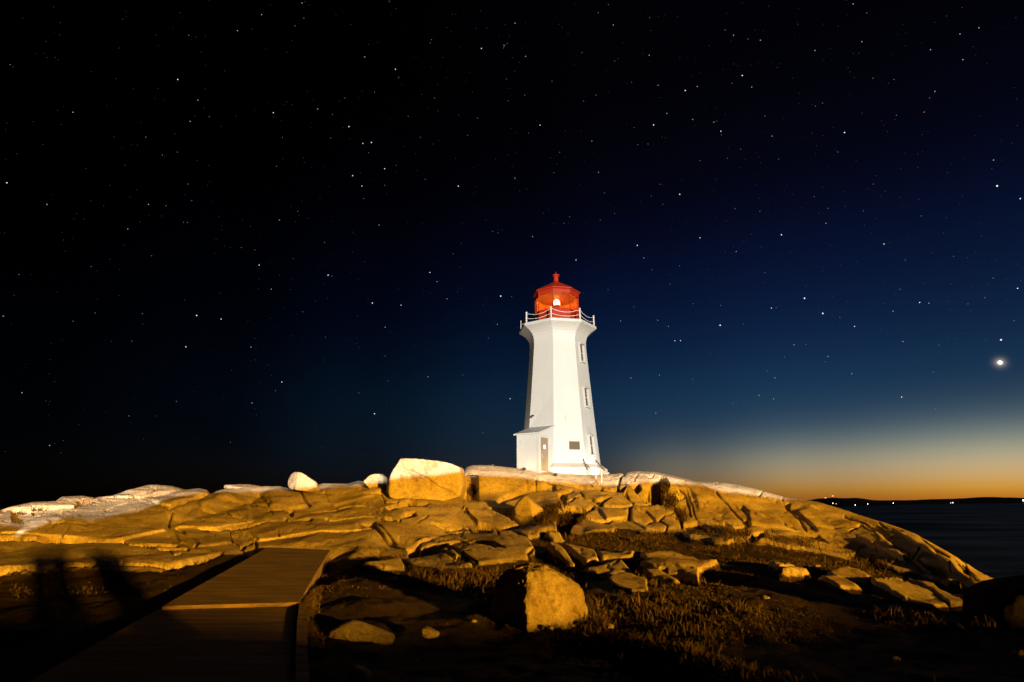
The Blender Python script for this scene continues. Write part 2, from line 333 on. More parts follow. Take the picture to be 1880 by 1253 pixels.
# fissures: (survey sheet, width, depth, line)
CR = [
 (7,2.6,.8,[(245,80),(210,110),(180,150),(160,200)]), (7,1.5,.25,[(350,90),(325,140),(300,180)]), (7,2.2,.4,[(470,125),(430,160)]), (7,2,.4,[(540,150),(500,180)]),
 (7,2.6,.5,[(300,338),(252,350),(260,390),(255,465)]), (7,1.5,.25,[(300,340),(360,345),(480,345),(570,350)]), (7,2,.35,[(350,375),(410,405),(485,465),(400,500)]),
 (7,1.7,.3,[(485,465),(530,475),(580,520),(570,570)]), (7,1.4,.22,[(530,465),(570,430),(640,425)]), (7,2.8,.5,[(560,350),(620,380),(660,420),(690,460),(705,530)]),
 (7,1.5,.25,[(760,250),(800,370),(830,475)]), (7,1.2,.15,[(660,350),(720,320),(745,310)]), (7,2.2,.3,[(1010,250),(1110,350),(1200,460),(1270,540)]),
 (7,1.5,.25,[(880,490),(1000,480),(1030,500)]), (7,2,.35,[(1090,515),(1160,550),(1240,555),(1290,540)]), (7,2.5,.45,[(1270,550),(1275,605)]), (7,1.6,.25,[(1160,550),(1205,600),(1240,650)]),
 (7,2,.35,[(1230,640),(1330,600),(1430,580)]), (7,2.4,.6,[(1580,335),(1640,400),(1690,460),(1730,480),(1780,560)]), (7,1.5,.3,[(1565,322),(1590,300)]),
 (7,1.2,.18,[(1130,340),(1260,400),(1480,470),(1700,560)]), (7,1.3,.2,[(830,180),(900,210),(1010,250)]),(7,1.5,.3,[(1000,195),(1045,168)]),(7,1.5,.3,[(1370,285),(1415,245)]),
 (7,2.2,.3,[(0,330),(60,300),(90,290)]), (7,2.5,.3,[(0,345),(120,350),(210,360),(250,350)]), (7,2.2,.3,[(220,240),(260,290),(300,340)]),
 (6,2.5,.25,[(780,360),(900,410),(1000,470),(1100,550),(1200,655)]), (6,1,.08,[(600,415),(880,415)]), (6,1.6,.22,[(1120,480),(1190,520),(1150,580),(1190,585)]), (6,2.5,.3,[(1330,555),(1420,630),(1490,730)]),
 (6,1.5,.2,[(960,400),(1000,430),(1090,445)]), (6,1.5,.18,[(1180,470),(1260,540),(1340,580)]), (6,1.3,.2,[(800,430),(870,410),(940,450)]), (6,2,.2,[(840,580),(860,520),(940,500),(960,560)]),
 (3,3.4,.75,[(-400,500),(0,485),(200,490),(400,490),(650,493),(680,520),(850,520),(940,525)]), (3,3,.5,[(-400,670),(0,660),(160,650),(400,635),(620,630),(900,622),(1050,600),(1180,560)]),
 (3,2.5,.35,[(910,370),(902,420)]), (3,2,.3,[(1340,495),(1280,530)]), (3,2,.3,[(1365,480),(1355,530)]), (3,1.2,.2,[(0,360),(80,350),(170,365),(210,395)]), (3,1.3,.2,[(92,355),(80,430)]),
 (3,1.2,.18,[(160,345),(320,352),(400,350),(430,310)]), (3,1.2,.18,[(300,385),(380,350),(560,300)]),(3,1.2,.18,[(505,275),(640,300),(780,275),(840,240)]), (3,1.8,.25,[(1120,262),(1020,310),(890,360)]), (3,1.2,.15,[(560,370),(740,305),(870,350)]),
 (3,1.2,.15,[(270,425),(340,420)]), (3,1.1,.15,[(330,470),(365,435)]), (3,1.5,.2,[(1060,430),(1180,440),(1320,420)]), (3,2,.25,[(940,430),(1060,500),(1030,540)]),(3,1.8,.25,[(1230,440),(1240,500),(1300,540)]),
 (3,2,.3,[(900,545),(925,580),(960,570)]), (3,2.5,.4,[(700,520),(760,530),(840,545),(1000,550)]), (3,1.5,.2,[(990,300),(1080,340),(1200,350),(1320,400)]),
 (4,1.8,.3,[(150,340),(190,420),(240,500)]), (4,2.2,.4,[(370,310),(455,340),(490,400),(520,440)]), (4,1.2,.15,[(0,605),(200,570),(480,545)]), (4,1.8,.25,[(540,485),(800,470),(1000,490),(1080,520)]),
 (4,1.8,.25,[(640,560),(900,562),(1180,590),(1230,540),(1300,525)]), (4,2.5,.35,[(1160,725),(1240,745),(1320,720),(1350,680),(1430,678)]), (4,1.6,.25,[(1430,580),(1560,600),(1700,590),(1740,620)]),
 (4,2.2,.35,[(1660,480),(1700,520),(1770,585)]), (4,1.5,.25,[(1520,600),(1600,640),(1700,640),(1859,660)]), (4,1.6,.25,[(140,680),(300,665),(560,660)]), (4,2,.35,[(120,690),(135,740)]), (4,2,.3,[(60,700),(0,740)]),
 (4,1.3,.2,[(560,350),(640,340),(660,420),(720,460)]), (4,1.2,.2,[(100,440),(240,470),(330,470)]), (4,1.5,.25,[(1060,270),(1070,330),(1130,390)]), (4,1.5,.2,[(930,370),(1040,390),(1080,450),(1180,440)]), (4,1.5,.25,[(850,660),(1010,650)]),
 (4,2,.3,[(1390,770),(1500,770),(1620,830),(1760,880)]), (4,2.2,.35,[(1530,740),(1600,780),(1760,860)]), (4,1.6,.25,[(280,610),(300,645)]),
 (5,2.4,.35,[(60,390),(150,470),(330,490),(440,470)]), (5,2.2,.35,[(0,515),(200,545),(290,545),(290,570)]), (5,2.2,.3,[(320,525),(420,545),(510,592)]), (5,3,.45,[(730,262),(780,245),(830,228)]), (5,1.7,.3,[(880,235),(905,265)]),
 (5,1.8,.25,[(770,335),(860,275),(1000,300),(1080,280)]), (5,3.5,.5,[(905,412),(940,355),(975,340)]), (5,2.2,.35,[(0,710),(60,730),(110,765)]), (5,2,.3,[(850,275),(890,265),(1040,320)]), (5,1.5,.3,[(565,160),(568,240)]),
 (5,1.6,.3,[(500,240),(640,235),(740,225)]), (5,2,.3,[(130,470),(160,510),(340,520),(470,500)]), (5,2.5,.3,[(600,160),(740,190),(1040,205)]), (5,2,.3,[(540,690),(500,720),(550,750)]),
 (5,1.4,.2,[(500,860),(700,880)]),
]
# holes and clefts: (sheet, depth, edge softness px, polygon, vegetated)
HO = [
 (7,1.6,3,[(445,190),(545,160),(530,250),(565,310),(545,345),(455,342),(440,280)],0), (7,.9,3,[(245,195),(345,200),(362,240),(330,262),(290,230)],0), (7,.6,3,[(375,230),(440,205),(440,320),(405,328)],0),
 (7,.7,3,[(0,205),(130,200),(225,210),(215,228),(120,225),(0,222)],0),
 (7,.35,4,[(1240,500),(1290,500),(1345,530),(1290,542)],0), (7,.6,4,[(1290,690),(1300,640),(1340,600),(1440,578),(1450,620),(1420,680),(1350,692)],1), (7,.6,4,[(1580,335),(1650,345),(1640,385),(1610,375)],0),
 (7,.4,4,[(720,520),(850,500),(960,550),(1110,620),(1100,640),(960,600),(760,560)],1), (6,.45,4,[(560,440),(640,455),(692,497),(620,480)],1), (6,.5,4,[(1170,590),(1260,600),(1345,600),(1352,640),(1330,685),(1270,655),(1210,620)],0),
 (6,.3,3,[(890,600),(960,600),(965,612),(920,618)],1), (6,.4,3,[(1250,640),(1330,690),(1320,700),(1240,670)],0), (6,.4,4,[(1225,720),(1300,715),(1400,745),(1370,762),(1290,745)],1),
 (4,.45,3,[(373,475),(405,470),(402,512),(380,518)],0), (4,.3,3,[(450,538),(535,545),(525,562),(470,556)],0), (4,.35,3,[(330,535),(360,535),(355,550),(335,550)],0),(4,.3,3,[(625,555),(660,545),(650,568)],0),
 (4,.4,3,[(1080,500),(1180,450),(1260,430),(1410,450),(1380,472),(1260,495),(1200,500),(1120,515)],1), (4,.5,3,[(1180,570),(1230,530),(1290,530),(1310,545),(1240,570)],0), (4,.45,3,[(900,612),(1000,608),(1012,640),(1090,690),(1165,728),(1110,715),(1000,655)],0),
 (4,.7,3,[(1250,745),(1330,705),(1345,730),(1560,700),(1705,703),(1600,725),(1500,750),(1400,765),(1330,790),(1260,800)],0), (4,.35,3,[(1740,570),(1800,560),(1810,600),(1760,595)],0), (4,.3,4,[(1310,590),(1400,535),(1370,560)],0),
 (5,.7,4,[(225,352),(400,352),(410,430),(480,470),(430,460),(320,400)],0), (5,.8,4,[(722,260),(780,265),(772,350),(742,305)],0), (5,.5,6,[(700,470),(720,380),(840,350),(930,372),(900,440),(830,480),(800,545),(720,545)],1),
 (5,.55,4,[(945,440),(1105,422),(1085,468),(1000,465)],0), (5,.4,4,[(10,608),(120,612),(260,640),(340,700),(200,660),(60,632)],0), (5,.4,4,[(150,480),(210,475),(260,500),(190,500)],0),
 (5,.3,5,[(500,200),(700,180),(720,230),(640,232),(500,262),(300,330),(280,310)],0), (8,.45,2.5,[(0,970),(60,1020),(180,1062),(100,1062),(0,1000)],0),
]
# turf, with the bare slabs that stand out of it
SOIL = [
 (7,[(-20,590),(160,560),(250,560),(400,600),(550,575),(700,560),(780,650),(1000,690),(1250,690),(1500,720),(1880,790),(2300,880),(2300,1500),(-400,1500),(-400,640)]),
 (6,[(500,545),(860,605),(930,620),(1170,660),(1280,700),(1600,752),(1900,740),(6000,740),(6000,3500),(-1000,3500),(-1000,640),(240,560)]),
 (5,[(500,590),(640,545),(800,540),(900,555),(1150,545),(1400,520),(1560,560),(1880,650),(1880,3000),(-1000,3000),(-1000,700),(0,780),(110,775),(400,745),(500,740),(560,690)]),
 (4,[(640,800),(700,805),(900,806),(1220,790),(1260,765),(1320,800),(1380,872),(1500,890),(1720,890),(1900,885),(1900,2500),(-2000,2500),(-2000,950),(-600,900),(-200,800),(200,740)]),
 (3,[(-3000,700),(0,668),(430,645),(900,650),(1150,590),(1320,560),(1500,560),(1900,600),(1900,2500),(-3000,2500)]),
]
SLAB = [
 (5,.22,[(630,660),(700,655),(760,690),(850,775),(800,775),(700,720)]), (5,.25,[(740,655),(900,655),(980,680),(1025,745),(930,770),(855,730)]), (5,.22,[(990,665),(1100,660),(1280,690),(1240,735),(1180,750),(1045,748)]),
 (5,.3,[(1310,700),(1600,700),(1880,760),(1840,775),(1700,765),(1620,772),(1480,790),(1400,760)]), (5,.28,[(1300,790),(1420,765),(1560,790),(1740,830),(1740,890),(1600,850),(1400,830)]), (5,.22,[(880,800),(1000,785),(1180,770),(1260,820),(1080,835)]),
 (5,.22,[(1080,862),(1200,845),(1365,880),(1362,945),(1250,945),(1110,905)]), (5,.18,[(1300,822),(1450,830),(1610,888),(1560,892),(1400,860)]), 
 (5,.3,[(830,500),(880,455),(980,450),(1150,520),(1120,545),(1000,540),(870,540)]), (5,.2,[(430,545),(500,500),(560,510),(690,545),(500,556)]), (5,.2,[(620,565),(740,560),(780,590),(700,600)]),
 
 (5,.25,[(-600,640),(-200,605),(80,600),(300,620),(540,690),(480,722),(350,742),(150,765),(0,775),(-300,760)]), (7,.2,[(790,600),(950,600),(1180,680),(1120,712),(1000,690),(830,640)]), (7,.25,[(1420,680),(1460,610),(1540,620),(1560,670),(1500,700)]),
 (7,.35,[(90,510),(140,450),(260,460),(390,500),(400,560),(300,560),(200,550)]), (7,.35,[(400,500),(480,465),(560,480),(690,520),(705,565),(560,570),(400,560)]),
 (6,.22,[(-160,600),(110,610),(60,645),(-40,700),(-160,690)]), (6,.22,[(680,665),(800,655),(920,690),(900,708),(740,690)]),
 (6,.22,[(920,710),(1060,705),(1240,760),(1330,835),(1250,832),(1100,800),(950,745)]), (6,.2,[(1090,705),(1250,735),(1400,810),(1420,842),(1340,836),(1250,760)]), (6,.2,[(1250,703),(1400,720),(1600,748),(1570,788),(1450,748)]),
 (6,.2,[(1430,780),(1545,815),(1500,835),(1420,800)]), (6,.16,[(380,632),(520,635),(530,650),(440,657)]), (6,.16,[(430,680),(540,665),(600,665),(560,697)]), (6,.2,[(930,615),(1000,610),(1170,630),(1165,655),(1060,650)]),
 (4,.22,[(880,872),(1180,835),(1225,870),(1220,895),(1000,888)]), (3,.15,[(690,545),(900,560),(920,600),(700,625)]),
 (3,.12,[(830,785),(880,770),(945,768),(880,795)]), (6,.12,[(640,700),(760,700),(880,745),(760,745)]),
]
PATH_P = {}
def pz(D): return CZ - 1.68 + (max(D, 10.3)-10.3)*.0115     # top of the far slab
def dpath(py):
    D = 10.
    for _ in range(30): D = (pz(D)-CZ)/(zc(py)/yc(py))
    return D
fl, fr = P(492,1005,dpath(1005)), P(606,1010,dpath(1010)); nl, nr = P(298,1113,dpath(1113)), P(549,1106,dpath(1106))
zl = CZ - 1.68 - .055                                        # the nearer slab lies a step lower
def onz(px, py, z): D = (z-CZ)/(zc(py)/yc(py)); return ((px-940)/yc(py)*D, D, z)
# nearer slab edges, carried on under the camera
nr2 = [onz(546,1112,zl), onz(541,1150,zl), onz(538,1200,zl), onz(536,1253,zl)]
nl2 = [onz(288,1120,zl), onz(180,1180,zl), onz(51,1253,zl)]
nr2.append((nr2[-1][0]+.05, 1.0, zl)); nl2.append((nl2[-1][0]+ (nl2[-1][0]-nl2[0][0])/(nl2[-1][1]-nl2[0][1])*(1.0-nl2[-1][1])*.75, 1.0, zl))
PATHXY = [fl[:2], fr[:2], nr[:2]] + [q[:2] for q in nr2] + [q[:2] for q in nl2[::-1]] + [nl[:2]]

# ------------------------------------------------------------------ build the bedrock mesh
pxs = np.concatenate([np.arange(-700, -60, 16), np.arange(-60, 1945, 1.8), np.arange(1945, 2900, 16)])
NR = 285
S = np.linspace(0, 1, NR)**1.0
PX = np.repeat(pxs[:, None], NR, 1); Y0 = ysil(PX); PY = Y0 + S[None, :]*(1253-Y0)
D = D_at(PX, PY)
for rc, sf_, pts in [(1.1, 4, [(856,872),(877,873),(878,920),(850,920)]), (1.2, 4, tp(7, [(445,190),(545,165),(530,250),(565,310),(545,345),(455,342),(440,280)])), (.9, 3, tp(7, [(250,198),(345,203),(360,240),(330,262),(290,230)])),
                     (.5, 3, tp(7, [(375,230),(435,210),(435,320),(405,328)])), (.45, 5, tp(7, [(690,250),(760,300),(800,460),(700,500),(640,400)])), (-.5, 12, tp(7, [(1000,260),(1110,350),(1200,460),(1240,530),(1000,470),(850,400),(800,250)])),
                     (-.6, 12, tp(7, [(1250,350),(1480,450),(1700,560),(1300,520)])), (-.5, 10, tp(4, [(150,340),(240,300),(340,310),(460,350),(500,430),(330,470),(240,450)])), (-.5, 10, tp(4, [(520,360),(700,300),(900,260),(1050,280),(1090,360),(900,420),(700,440)])),
                     (-.5, 8, tp(7, [(270,360),(480,350),(640,430),(690,540),(400,560),(270,470)])), (-.7, 7, tp(3, [(295,292),(330,262),(500,266),(490,305),(400,325)])), (-.7, 8, tp(3, [(505,285),(680,240),(830,210),(980,232),(900,265),(740,300),(560,300)])), (-.7, 8, tp(3, [(0,350),(170,300),(340,305),(430,325),(390,350),(210,362)])),
                     (-.8, 8, tp(3, [(800,320),(980,245),(1105,238),(1108,265),(900,345),(850,340)])), (-.8, 9, tp(3, [(0,465),(250,405),(600,380),(880,355),(880,440),(650,485)])), (.7, 6, tp(3, [(60,360),(130,360),(200,395),(120,440),(60,430)])), (-.6, 9, tp(3, [(930,420),(1100,290),(1190,245),(1320,280),(1340,400),(1150,430)])), (-.6, 8, tp(3, [(930,450),(1100,440),(1230,460),(1240,500),(1050,530),(960,500)])),
                     (-.6, 8, tp(4, [(80,620),(400,570),(860,600),(900,650),(500,640),(150,670)])), (-.6, 9, tp(4, [(1010,605),(1250,610),(1500,640),(1400,670),(1240,735),(1170,720)])), (-.5, 9, tp(6, [(600,300),(900,400),(1120,560),(1100,600),(860,480),(640,440),(520,340)])), (-.45, 8, tp(6, [(980,420),(1200,480),(1340,570),(1440,700),(1250,560),(1100,470)])),
                     (-.4, 6, tp(7, [(0,370),(240,370),(240,450),(60,460)]))]:
    sl_ = slice(*np.searchsorted(pxs, [min(q[0] for q in pts)-20, max(q[0] for q in pts)+20])); D[sl_] += rc*sstep(sdf(PX[sl_], PY[sl_], pts)/sf_+.4)*sstep(S/.04)[None, :]
rnd = .03*np.exp(-S/.02); D = D*(1+rnd[None, :]-.03*1*np.exp(-0/.02)*0)      # rounded brow
ycn = F*math.cos(TH)-(626.5-PY)*math.sin(TH); zcn = F*math.sin(TH)+(626.5-PY)*math.cos(TH)
X = (PX-940)/ycn*D; Y = D.copy(); Z = CZ+zcn/ycn*D
crack_shade = np.zeros_like(Z); soil_and_shade = np.zeros_like(Z); dz = np.zeros_like(Z)
# wander the survey lines a little so that edges are natural
WX = PX + 3.0*fbm(PX/22, PY/12, PX*0, 3, 5); WY = PY + 1.6*fbm(PX/22, PY/12, PX*0+9, 3, 11)
def local(pts, m):
    xs = [q[0] for q in pts]; ys = [q[1] for q in pts]
    i0, i1 = np.searchsorted(pxs, [min(xs)-m-6, max(xs)+m+6]); return slice(max(i0, 0), max(i1, 1))
for c, pts in SOIL:
    p = tp(c, pts); sl = local(p, 10); d = sdf(WX[sl], WY[sl], p); soil_and_shade[sl] = np.maximum(soil_and_shade[sl], sstep(d/7+.5))
slabm = np.zeros_like(Z); lift = np.zeros_like(Z)
for k, (c, h_, pts) in enumerate(SLAB):
    p = tp(c, pts); sl = local(p, 10); d = sdf(WX[sl], WY[sl], p); mk = sstep(d/3.5+.5)
    cx = sum(q[0] for q in p)/len(p); cy = sum(q[1] for q in p)/len(p)
    r = random.Random(k*7+1); tiltx = r.uniform(-.06, .05); tilty = r.uniform(.10, .22)
    hh = (max(q[1] for q in p)-min(q[1] for q in p))/2+3; til = np.clip(tiltx*(PX[sl]-cx)/40 - tilty*.75*(PY[sl]-cy)/hh, -.2, .2)
    slabm[sl] = np.maximum(slabm[sl], mk); lift[sl] = np.where(mk > 0, np.maximum(lift[sl], mk*(h_*.45+til)), lift[sl])
turf = soil_and_shade*(1-slabm)
near = sstep((D-6)/8)
dz -= turf*(.07+.07*near); dz += lift*soil_and_shade*.5
dz += turf*(.10*fbm(X*.9, Y*.9, X*0, 4, 3) + .05*fbm(X*3, Y*3, X*0, 3, 4))
for c, wd, dp, pts in CR:
    p = tp(c, pts); sl = local(p, 14); d = seg_dist(WX[sl], WY[sl], p); w_ = wd*.60*(1+.5*fbm(PX[sl]/9, PY[sl]/9, PX[sl]*0, 2, 21))
    g = np.exp(-(d/np.maximum(w_, .7))**4); dz[sl] -= dp*1.15*g*(1-.6*turf[sl]); crack_shade[sl] = np.maximum(crack_shade[sl], np.exp(-(d/np.maximum(w_*1.1, .8))**4))
    
for c, dp, sf_, pts, veg in HO:
    p = tp(c, pts); sl = local(p, 10); d = sdf(WX[sl], WY[sl], p); mk = sstep(d/(sf_*.8)+.35); dz[sl] -= dp*mk
    if veg: turf[sl] = np.maximum(turf[sl], mk)
rock = 1-turf
blk = np.maximum(sstep(sdf(PX, PY, [(862,860),(1000,868),(990,914),(930,922),(858,926)])/6+.5), 0); calm = 1-.85*blk
rock = rock*calm
# broad undulation, joints and weathering of bare rock
far = np.clip(D/30, .25, 1)
dz += rock*(.16*fbm(X*.35, Y*.22, X*0, 3, 40)*far + .045*fbm(X*1.1, Y*.8, X*0, 4, 41) + .018*fbm(X*4, Y*3.2, X*0, 4, 42))
jn = np.abs(fbm(X*.30+.4*fbm(X*.8, Y*.8, X*0, 2, 60), Y*.42, X*0, 3, 61)); dz -= rock*.07*np.exp(-(jn/.014)**2)*far
jn = np.abs(fbm(X*.22+7, Y*.75+.3*fbm(X*.8, Y*.8, X*0, 2, 62), X*0, 3, 63)); dz -= rock*.07*np.exp(-(jn/.014)**2)*far
zt_ = Z+.25*fbm(X*.12, Y*.10, X*0, 3, 70); hT = .42
q_ = zt_/hT+.55*fbm(X*.25, Y*.18, X*0, 3, 71); fq = q_-np.floor(q_); ter = (sstep((fq-.35)/.42)-fq)*hT
terr = rock*sstep((Y-16)/6)*(.55+.45*fbm(X*.2, Y*.2, X*0, 2, 72)); dz += ter*terr*.30
blw = np.abs(fbm(X*.17+3, Y*.13, X*0, 2, 80)); bl2 = np.abs(fbm(X*.55, Y*.36+5, X*0, 2, 81)); dz += rock*(.75*(np.minimum(blw, .45)-.18) + .13*(bl2-.2))*sstep((Y-10)/8)*np.clip(far, .5, 1)
edge = sstep(S/.03)[None, :]; dz *= edge*.9+.1
Z = Z + dz
# cut the bed of the path
def path_drop(X, Y, Z):
    d = sdf(X, Y, PATHXY); z_p = CZ-1.68+(np.maximum(Y, 10.3)-10.3)*.0115 - .055*(Y < 10.4)
    left = np.clip((-3.2-X-(Y-10)*.02)/1.0, 0, 1)
    side = sstep((X-(-4.6+(Y-10)*.06))/.6); tgt = z_p-.22*(1-side)-.16*(1-side)*np.exp(-np.maximum(-d, 0)/.8) - side*(.16*sstep(d/.15+.3)+.015); f = sstep((d+1.1)/.9)
    return np.where(f > 0, np.minimum(Z, Z*(1-f)+tgt*f), Z), f
Z, fpath = path_drop(X, Y, Z)
turf = np.maximum(turf, fpath*(Y < 20)); turf = np.maximum(turf, crack_shade*.62)  # fissures painted dark as shaded gaps, through the turf mask
# rows in front of the survey (towards and under the camera) and behind the skyline
fr_rows = []; xr = X[:, -1]/Y[:, -1]; yl = Y[:, -1]; zl_ = Z[:, -1]
for k in range(1, 15):
    u = k/14; yy = yl*(1-u)+.8*u; xx = xr*yy; zz = zl_*(1-u)+(-.05)*u + .04*fbm(xx, yy, xx*0, 3, 3)
    zz, fp = path_drop(xx, yy, zz); fr_rows.append((xx, yy, zz, np.ones_like(xx)))
bk = []; xr = X[:, 0]/Y[:, 0]; y0 = Y[:, 0]; z0 = Z[:, 0]
plat = 11*np.exp(-((pxs-1000)/150)**4)
for k in range(40, 0, -1):
    d_ = 45*(k/40)**1.7; e = np.maximum(d_-plat, 0); yy = y0+d_; xx = xr*yy
    zz = z0 - np.where(e < 8, .018*e*e, 1.152+(e-8)*.30) - .01*d_ + .12*fbm(xx*.4, yy*.4, xx*0, 3, 8)*sstep(d_/2)
    bk.append((xx, yy, np.maximum(zz, -9), np.zeros_like(xx)))
XX = np.stack([q[0] for q in bk]+[X[:, j] for j in range(NR)]+[q[0] for q in fr_rows], 1)
YY = np.stack([q[1] for q in bk]+[Y[:, j] for j in range(NR)]+[q[1] for q in fr_rows], 1)
ZZ = np.stack([q[2] for q in bk]+[Z[:, j] for j in range(NR)]+[q[2] for q in fr_rows], 1)
TT = np.stack([q[3] for q in bk]+[turf[:, j] for j in range(NR)]+[q[3] for q in fr_rows], 1)
nc, nr_ = XX.shape
def grid_mesh(name, XX, YY, ZZ, mat, att=None):
    nc, nr_ = XX.shape; me = bpy.data.meshes.new(name); co = np.stack([XX, YY, ZZ], -1).reshape(-1, 3)
    idx = np.arange(nc*nr_).reshape(nc, nr_); q = np.stack([idx[:-1, :-1], idx[:-1, 1:], idx[1:, 1:], idx[1:, :-1]], -1).reshape(-1, 4)
    me.vertices.add(len(co)); me.vertices.foreach_set('co', co.ravel()); me.loops.add(q.size); me.loops.foreach_set('vertex_index', q.ravel())
    me.polygons.add(len(q)); me.polygons.foreach_set('loop_start', np.arange(0, q.size, 4)); me.polygons.foreach_set('loop_total', np.full(len(q), 4))
    me.polygons.foreach_set('use_smooth', np.ones(len(q), bool)); me.update(calc_edges=True)
    if att is not None:
        a = me.attributes.new('soil_and_shade', 'FLOAT', 'POINT'); a.data.foreach_set('value', att.ravel().astype(np.float32))
    me.materials.append(mat); o = bpy.data.objects.new(name, me); C.objects.link(o); return o
tag(grid_mesh("rocky_ground", XX, YY, ZZ, M_ground, TT), 'bare granite headland with turf below it, under the lighthouse', None, None, 'structure')
# ground behind the photographer
gx, gy = np.meshgrid(np.linspace(-130, 150, 141), np.linspace(-150, 2.5, 77), indexing='ij')
gz = -.12 + .03*fbm(gx*.3, gy*.3, gx*0, 3, 9); gz = gz
o = grid_mesh("ground", gx, gy, gz, M_ground, np.ones_like(gx)); o['kind'] = 'structure'
o.data.flip_normals()

# ------------------------------------------------------------------ path
def prism(name, top, thick, mat, parent=None):
    n = len(top); v = [tuple(q) for q in top]+[(q[0], q[1], q[2]-thick) for q in top]
    f = [tuple(range(n)), tuple(range(2*n-1, n-1, -1))]+[(i, i+n, (i+1) % n+n, (i+1) % n) for i in range(n)]
    return mesh(name, v, f, mat, parent)
path = empty("path", (nl[0], nl[1], 0)); path['kind'] = 'structure'
off = (-nl[0], -nl[1], 0)
def rel(pts): return [(q[0]+off[0], q[1]+off[1], q[2]) for q in pts]
a = prism("far_slab", rel([nl, nr, P(578,1055,dpath(1055)), fr, fl]), .34, M_path, path)
b_ = prism("near_slab", rel(nl2[::-1] + [(nl[0]-.0, nl[1]+.004, zl), (nr[0], nr[1]+.004, zl)] + nr2), .30, M_path, path) if False else prism("near_slab", rel(nl2[::-1]+nr2[:]), .30, M_path, path)
kb = MB()
for q0, q1 in zip(nr2[:-1], nr2[1:]):
    kb.add([(q0[0]+.012, q0[1], zl-.2), (q0[0]+.19, q0[1], zl-.2), (q0[0]+.17, q0[1], zl+.045), (q0[0]+.03, q0[1], zl+.045),
            (q1[0]+.012, q1[1], zl-.2), (q1[0]+.19, q1[1], zl-.2), (q1[0]+.17, q1[1], zl+.045), (q1[0]+.03, q1[1], zl+.045)],
           [(0,1,2,3), (7,6,5,4), (3,2,6,7), (0,3,7,4), (2,1,5,6)])
o = kb.build("kerb", M_path, path); o.location = (off[0], off[1], 0)

# ------------------------------------------------------------------ loose boulders
def ico(sub):
    import bmesh
    bm = bmesh.new(); bmesh.ops.create_icosphere(bm, subdivisions=sub, radius=1); v = np.array([q.co for q in bm.verts]); f = [tuple(x.index for x in q.verts) for q in bm.faces]; bm.free(); return v, f
ICO = {}
def rock(name, outline, Dm, th, label, faces=(), soft=14, amp=.02, sub=6, seed=1, mat=None, fine=.008, group=None, tilt=.25, cat='boulder', cut=()):
    if sub not in ICO: ICO[sub] = ico(sub)
    dirs, f = ICO[sub]
    pts = [P(x, y, Dm) for x, y in outline]; p2 = [(q[0], q[2]) for q in pts]
    cx = sum(q[0] for q in p2)/len(p2); cz = sum(q[1] for q in p2)/len(p2); n = len(p2); inv = np.zeros(len(dirs)); acc = np.zeros(len(dirs))
    pl = []
    shr = 1-th*.62/Dm; p2 = [(cx+(q[0]-cx)*shr, cz+(q[1]-cz)*shr) for q in p2]
    ar = sum(p2[i][0]*p2[(i+1) % n][1]-p2[(i+1) % n][0]*p2[i][1] for i in range(n)); r = random.Random(seed)
    for i in range(n):
        (x0, z0), (x1, z1) = p2[i], p2[(i+1) % n]; dx, dz_ = x1-x0, z1-z0; l = math.hypot(dx, dz_)
        if l < 1e-6: continue
        nx, nz = (dz_/l, -dx/l) if ar > 0 else (-dz_/l, dx/l); dd = (x0-cx)*nx+(z0-cz)*nz
        tt = r.uniform(-tilt, tilt); cc = math.cos(tt); pl.append(((nx*cc, math.sin(tt), nz*cc), dd*1.0*cc+.0))
    base = list(faces) or [((.25,-.93,.25), 1.), ((-.5,-.85,.1), 1.05)]
    for nrm, k in base+[((.2,.95,.2), 1.0), ((-.3,.9,.1), 1.1)]:
        l = math.sqrt(sum(q*q for q in nrm)); pl.append((tuple(q/l for q in nrm), th*k))
    for nrm, dd in pl:
        q = dirs@np.array(nrm)/max(dd, .02); acc += np.maximum(q, 0)**soft
    rad = 1/acc**(1/soft)
    v = dirs*rad[:, None]; sz = rad.mean()
    nn = fbm(v[:, 0]/sz*1.6+seed*3, v[:, 1]/sz*1.6, v[:, 2]/sz*1.6, 4, seed)*amp*sz*3 + fbm(v[:, 0]/sz*9, v[:, 1]/sz*9+seed, v[:, 2]/sz*9, 3, seed+5)*fine*sz*3
    v = v + dirs*nn[:, None]
    for line, wd, dp in cut:                                   # a split across the face
        lp = [P(x, y, Dm) for x, y in line]; lp = [(q[0]-cx, q[2]-cz) for q in lp]
        dd = seg_dist(v[:, 0], v[:, 2], lp); g = np.exp(-(dd/wd)**2)*(v[:, 1] < .1*th); v[:, 1] += dp*g
    zb = v[:, 2].min(); v[:, 2] -= zb
    o = mesh(name, v, f, mat or M_lump, None, True, (cx, Dm, cz+zb)); tag(o, label, cat, group); return o
rock("boulder", tp(8, [(115,310),(160,240),(245,98),(280,88),(560,100),(840,138),(930,178),(965,235),(968,420),(930,530),(760,582),(600,585),(330,560),(150,535),(95,480),(80,380)]), 33.2, 1.5,
     'big split boulder with a pale top and diagonal crack, left of the lighthouse', [((.16,-.98,.12),.85), ((-.92,-.38,.05),1.42), ((.9,-.3,.1),1.55)], 60, .011, 6, 3, M_rock, .006, tilt=.06,
     cut=[(tp(8, [(300,215),(430,260),(560,320),(660,400),(780,450),(860,490)]), .06, .20)])
rock("boulder", [(531,878),(534,872),(541,868.5),(556,870),(572,879),(582,887),(584,897),(575,904),(560,902),(540,899),(531,893)], 33, .75, 'small pale-topped boulder perched on the crest above the path end', [((.5,-.8,.35),.8), ((-.6,-.7,.2),.8)], soft=36, amp=.03, sub=5, seed=5, mat=M_rock, tilt=.2)
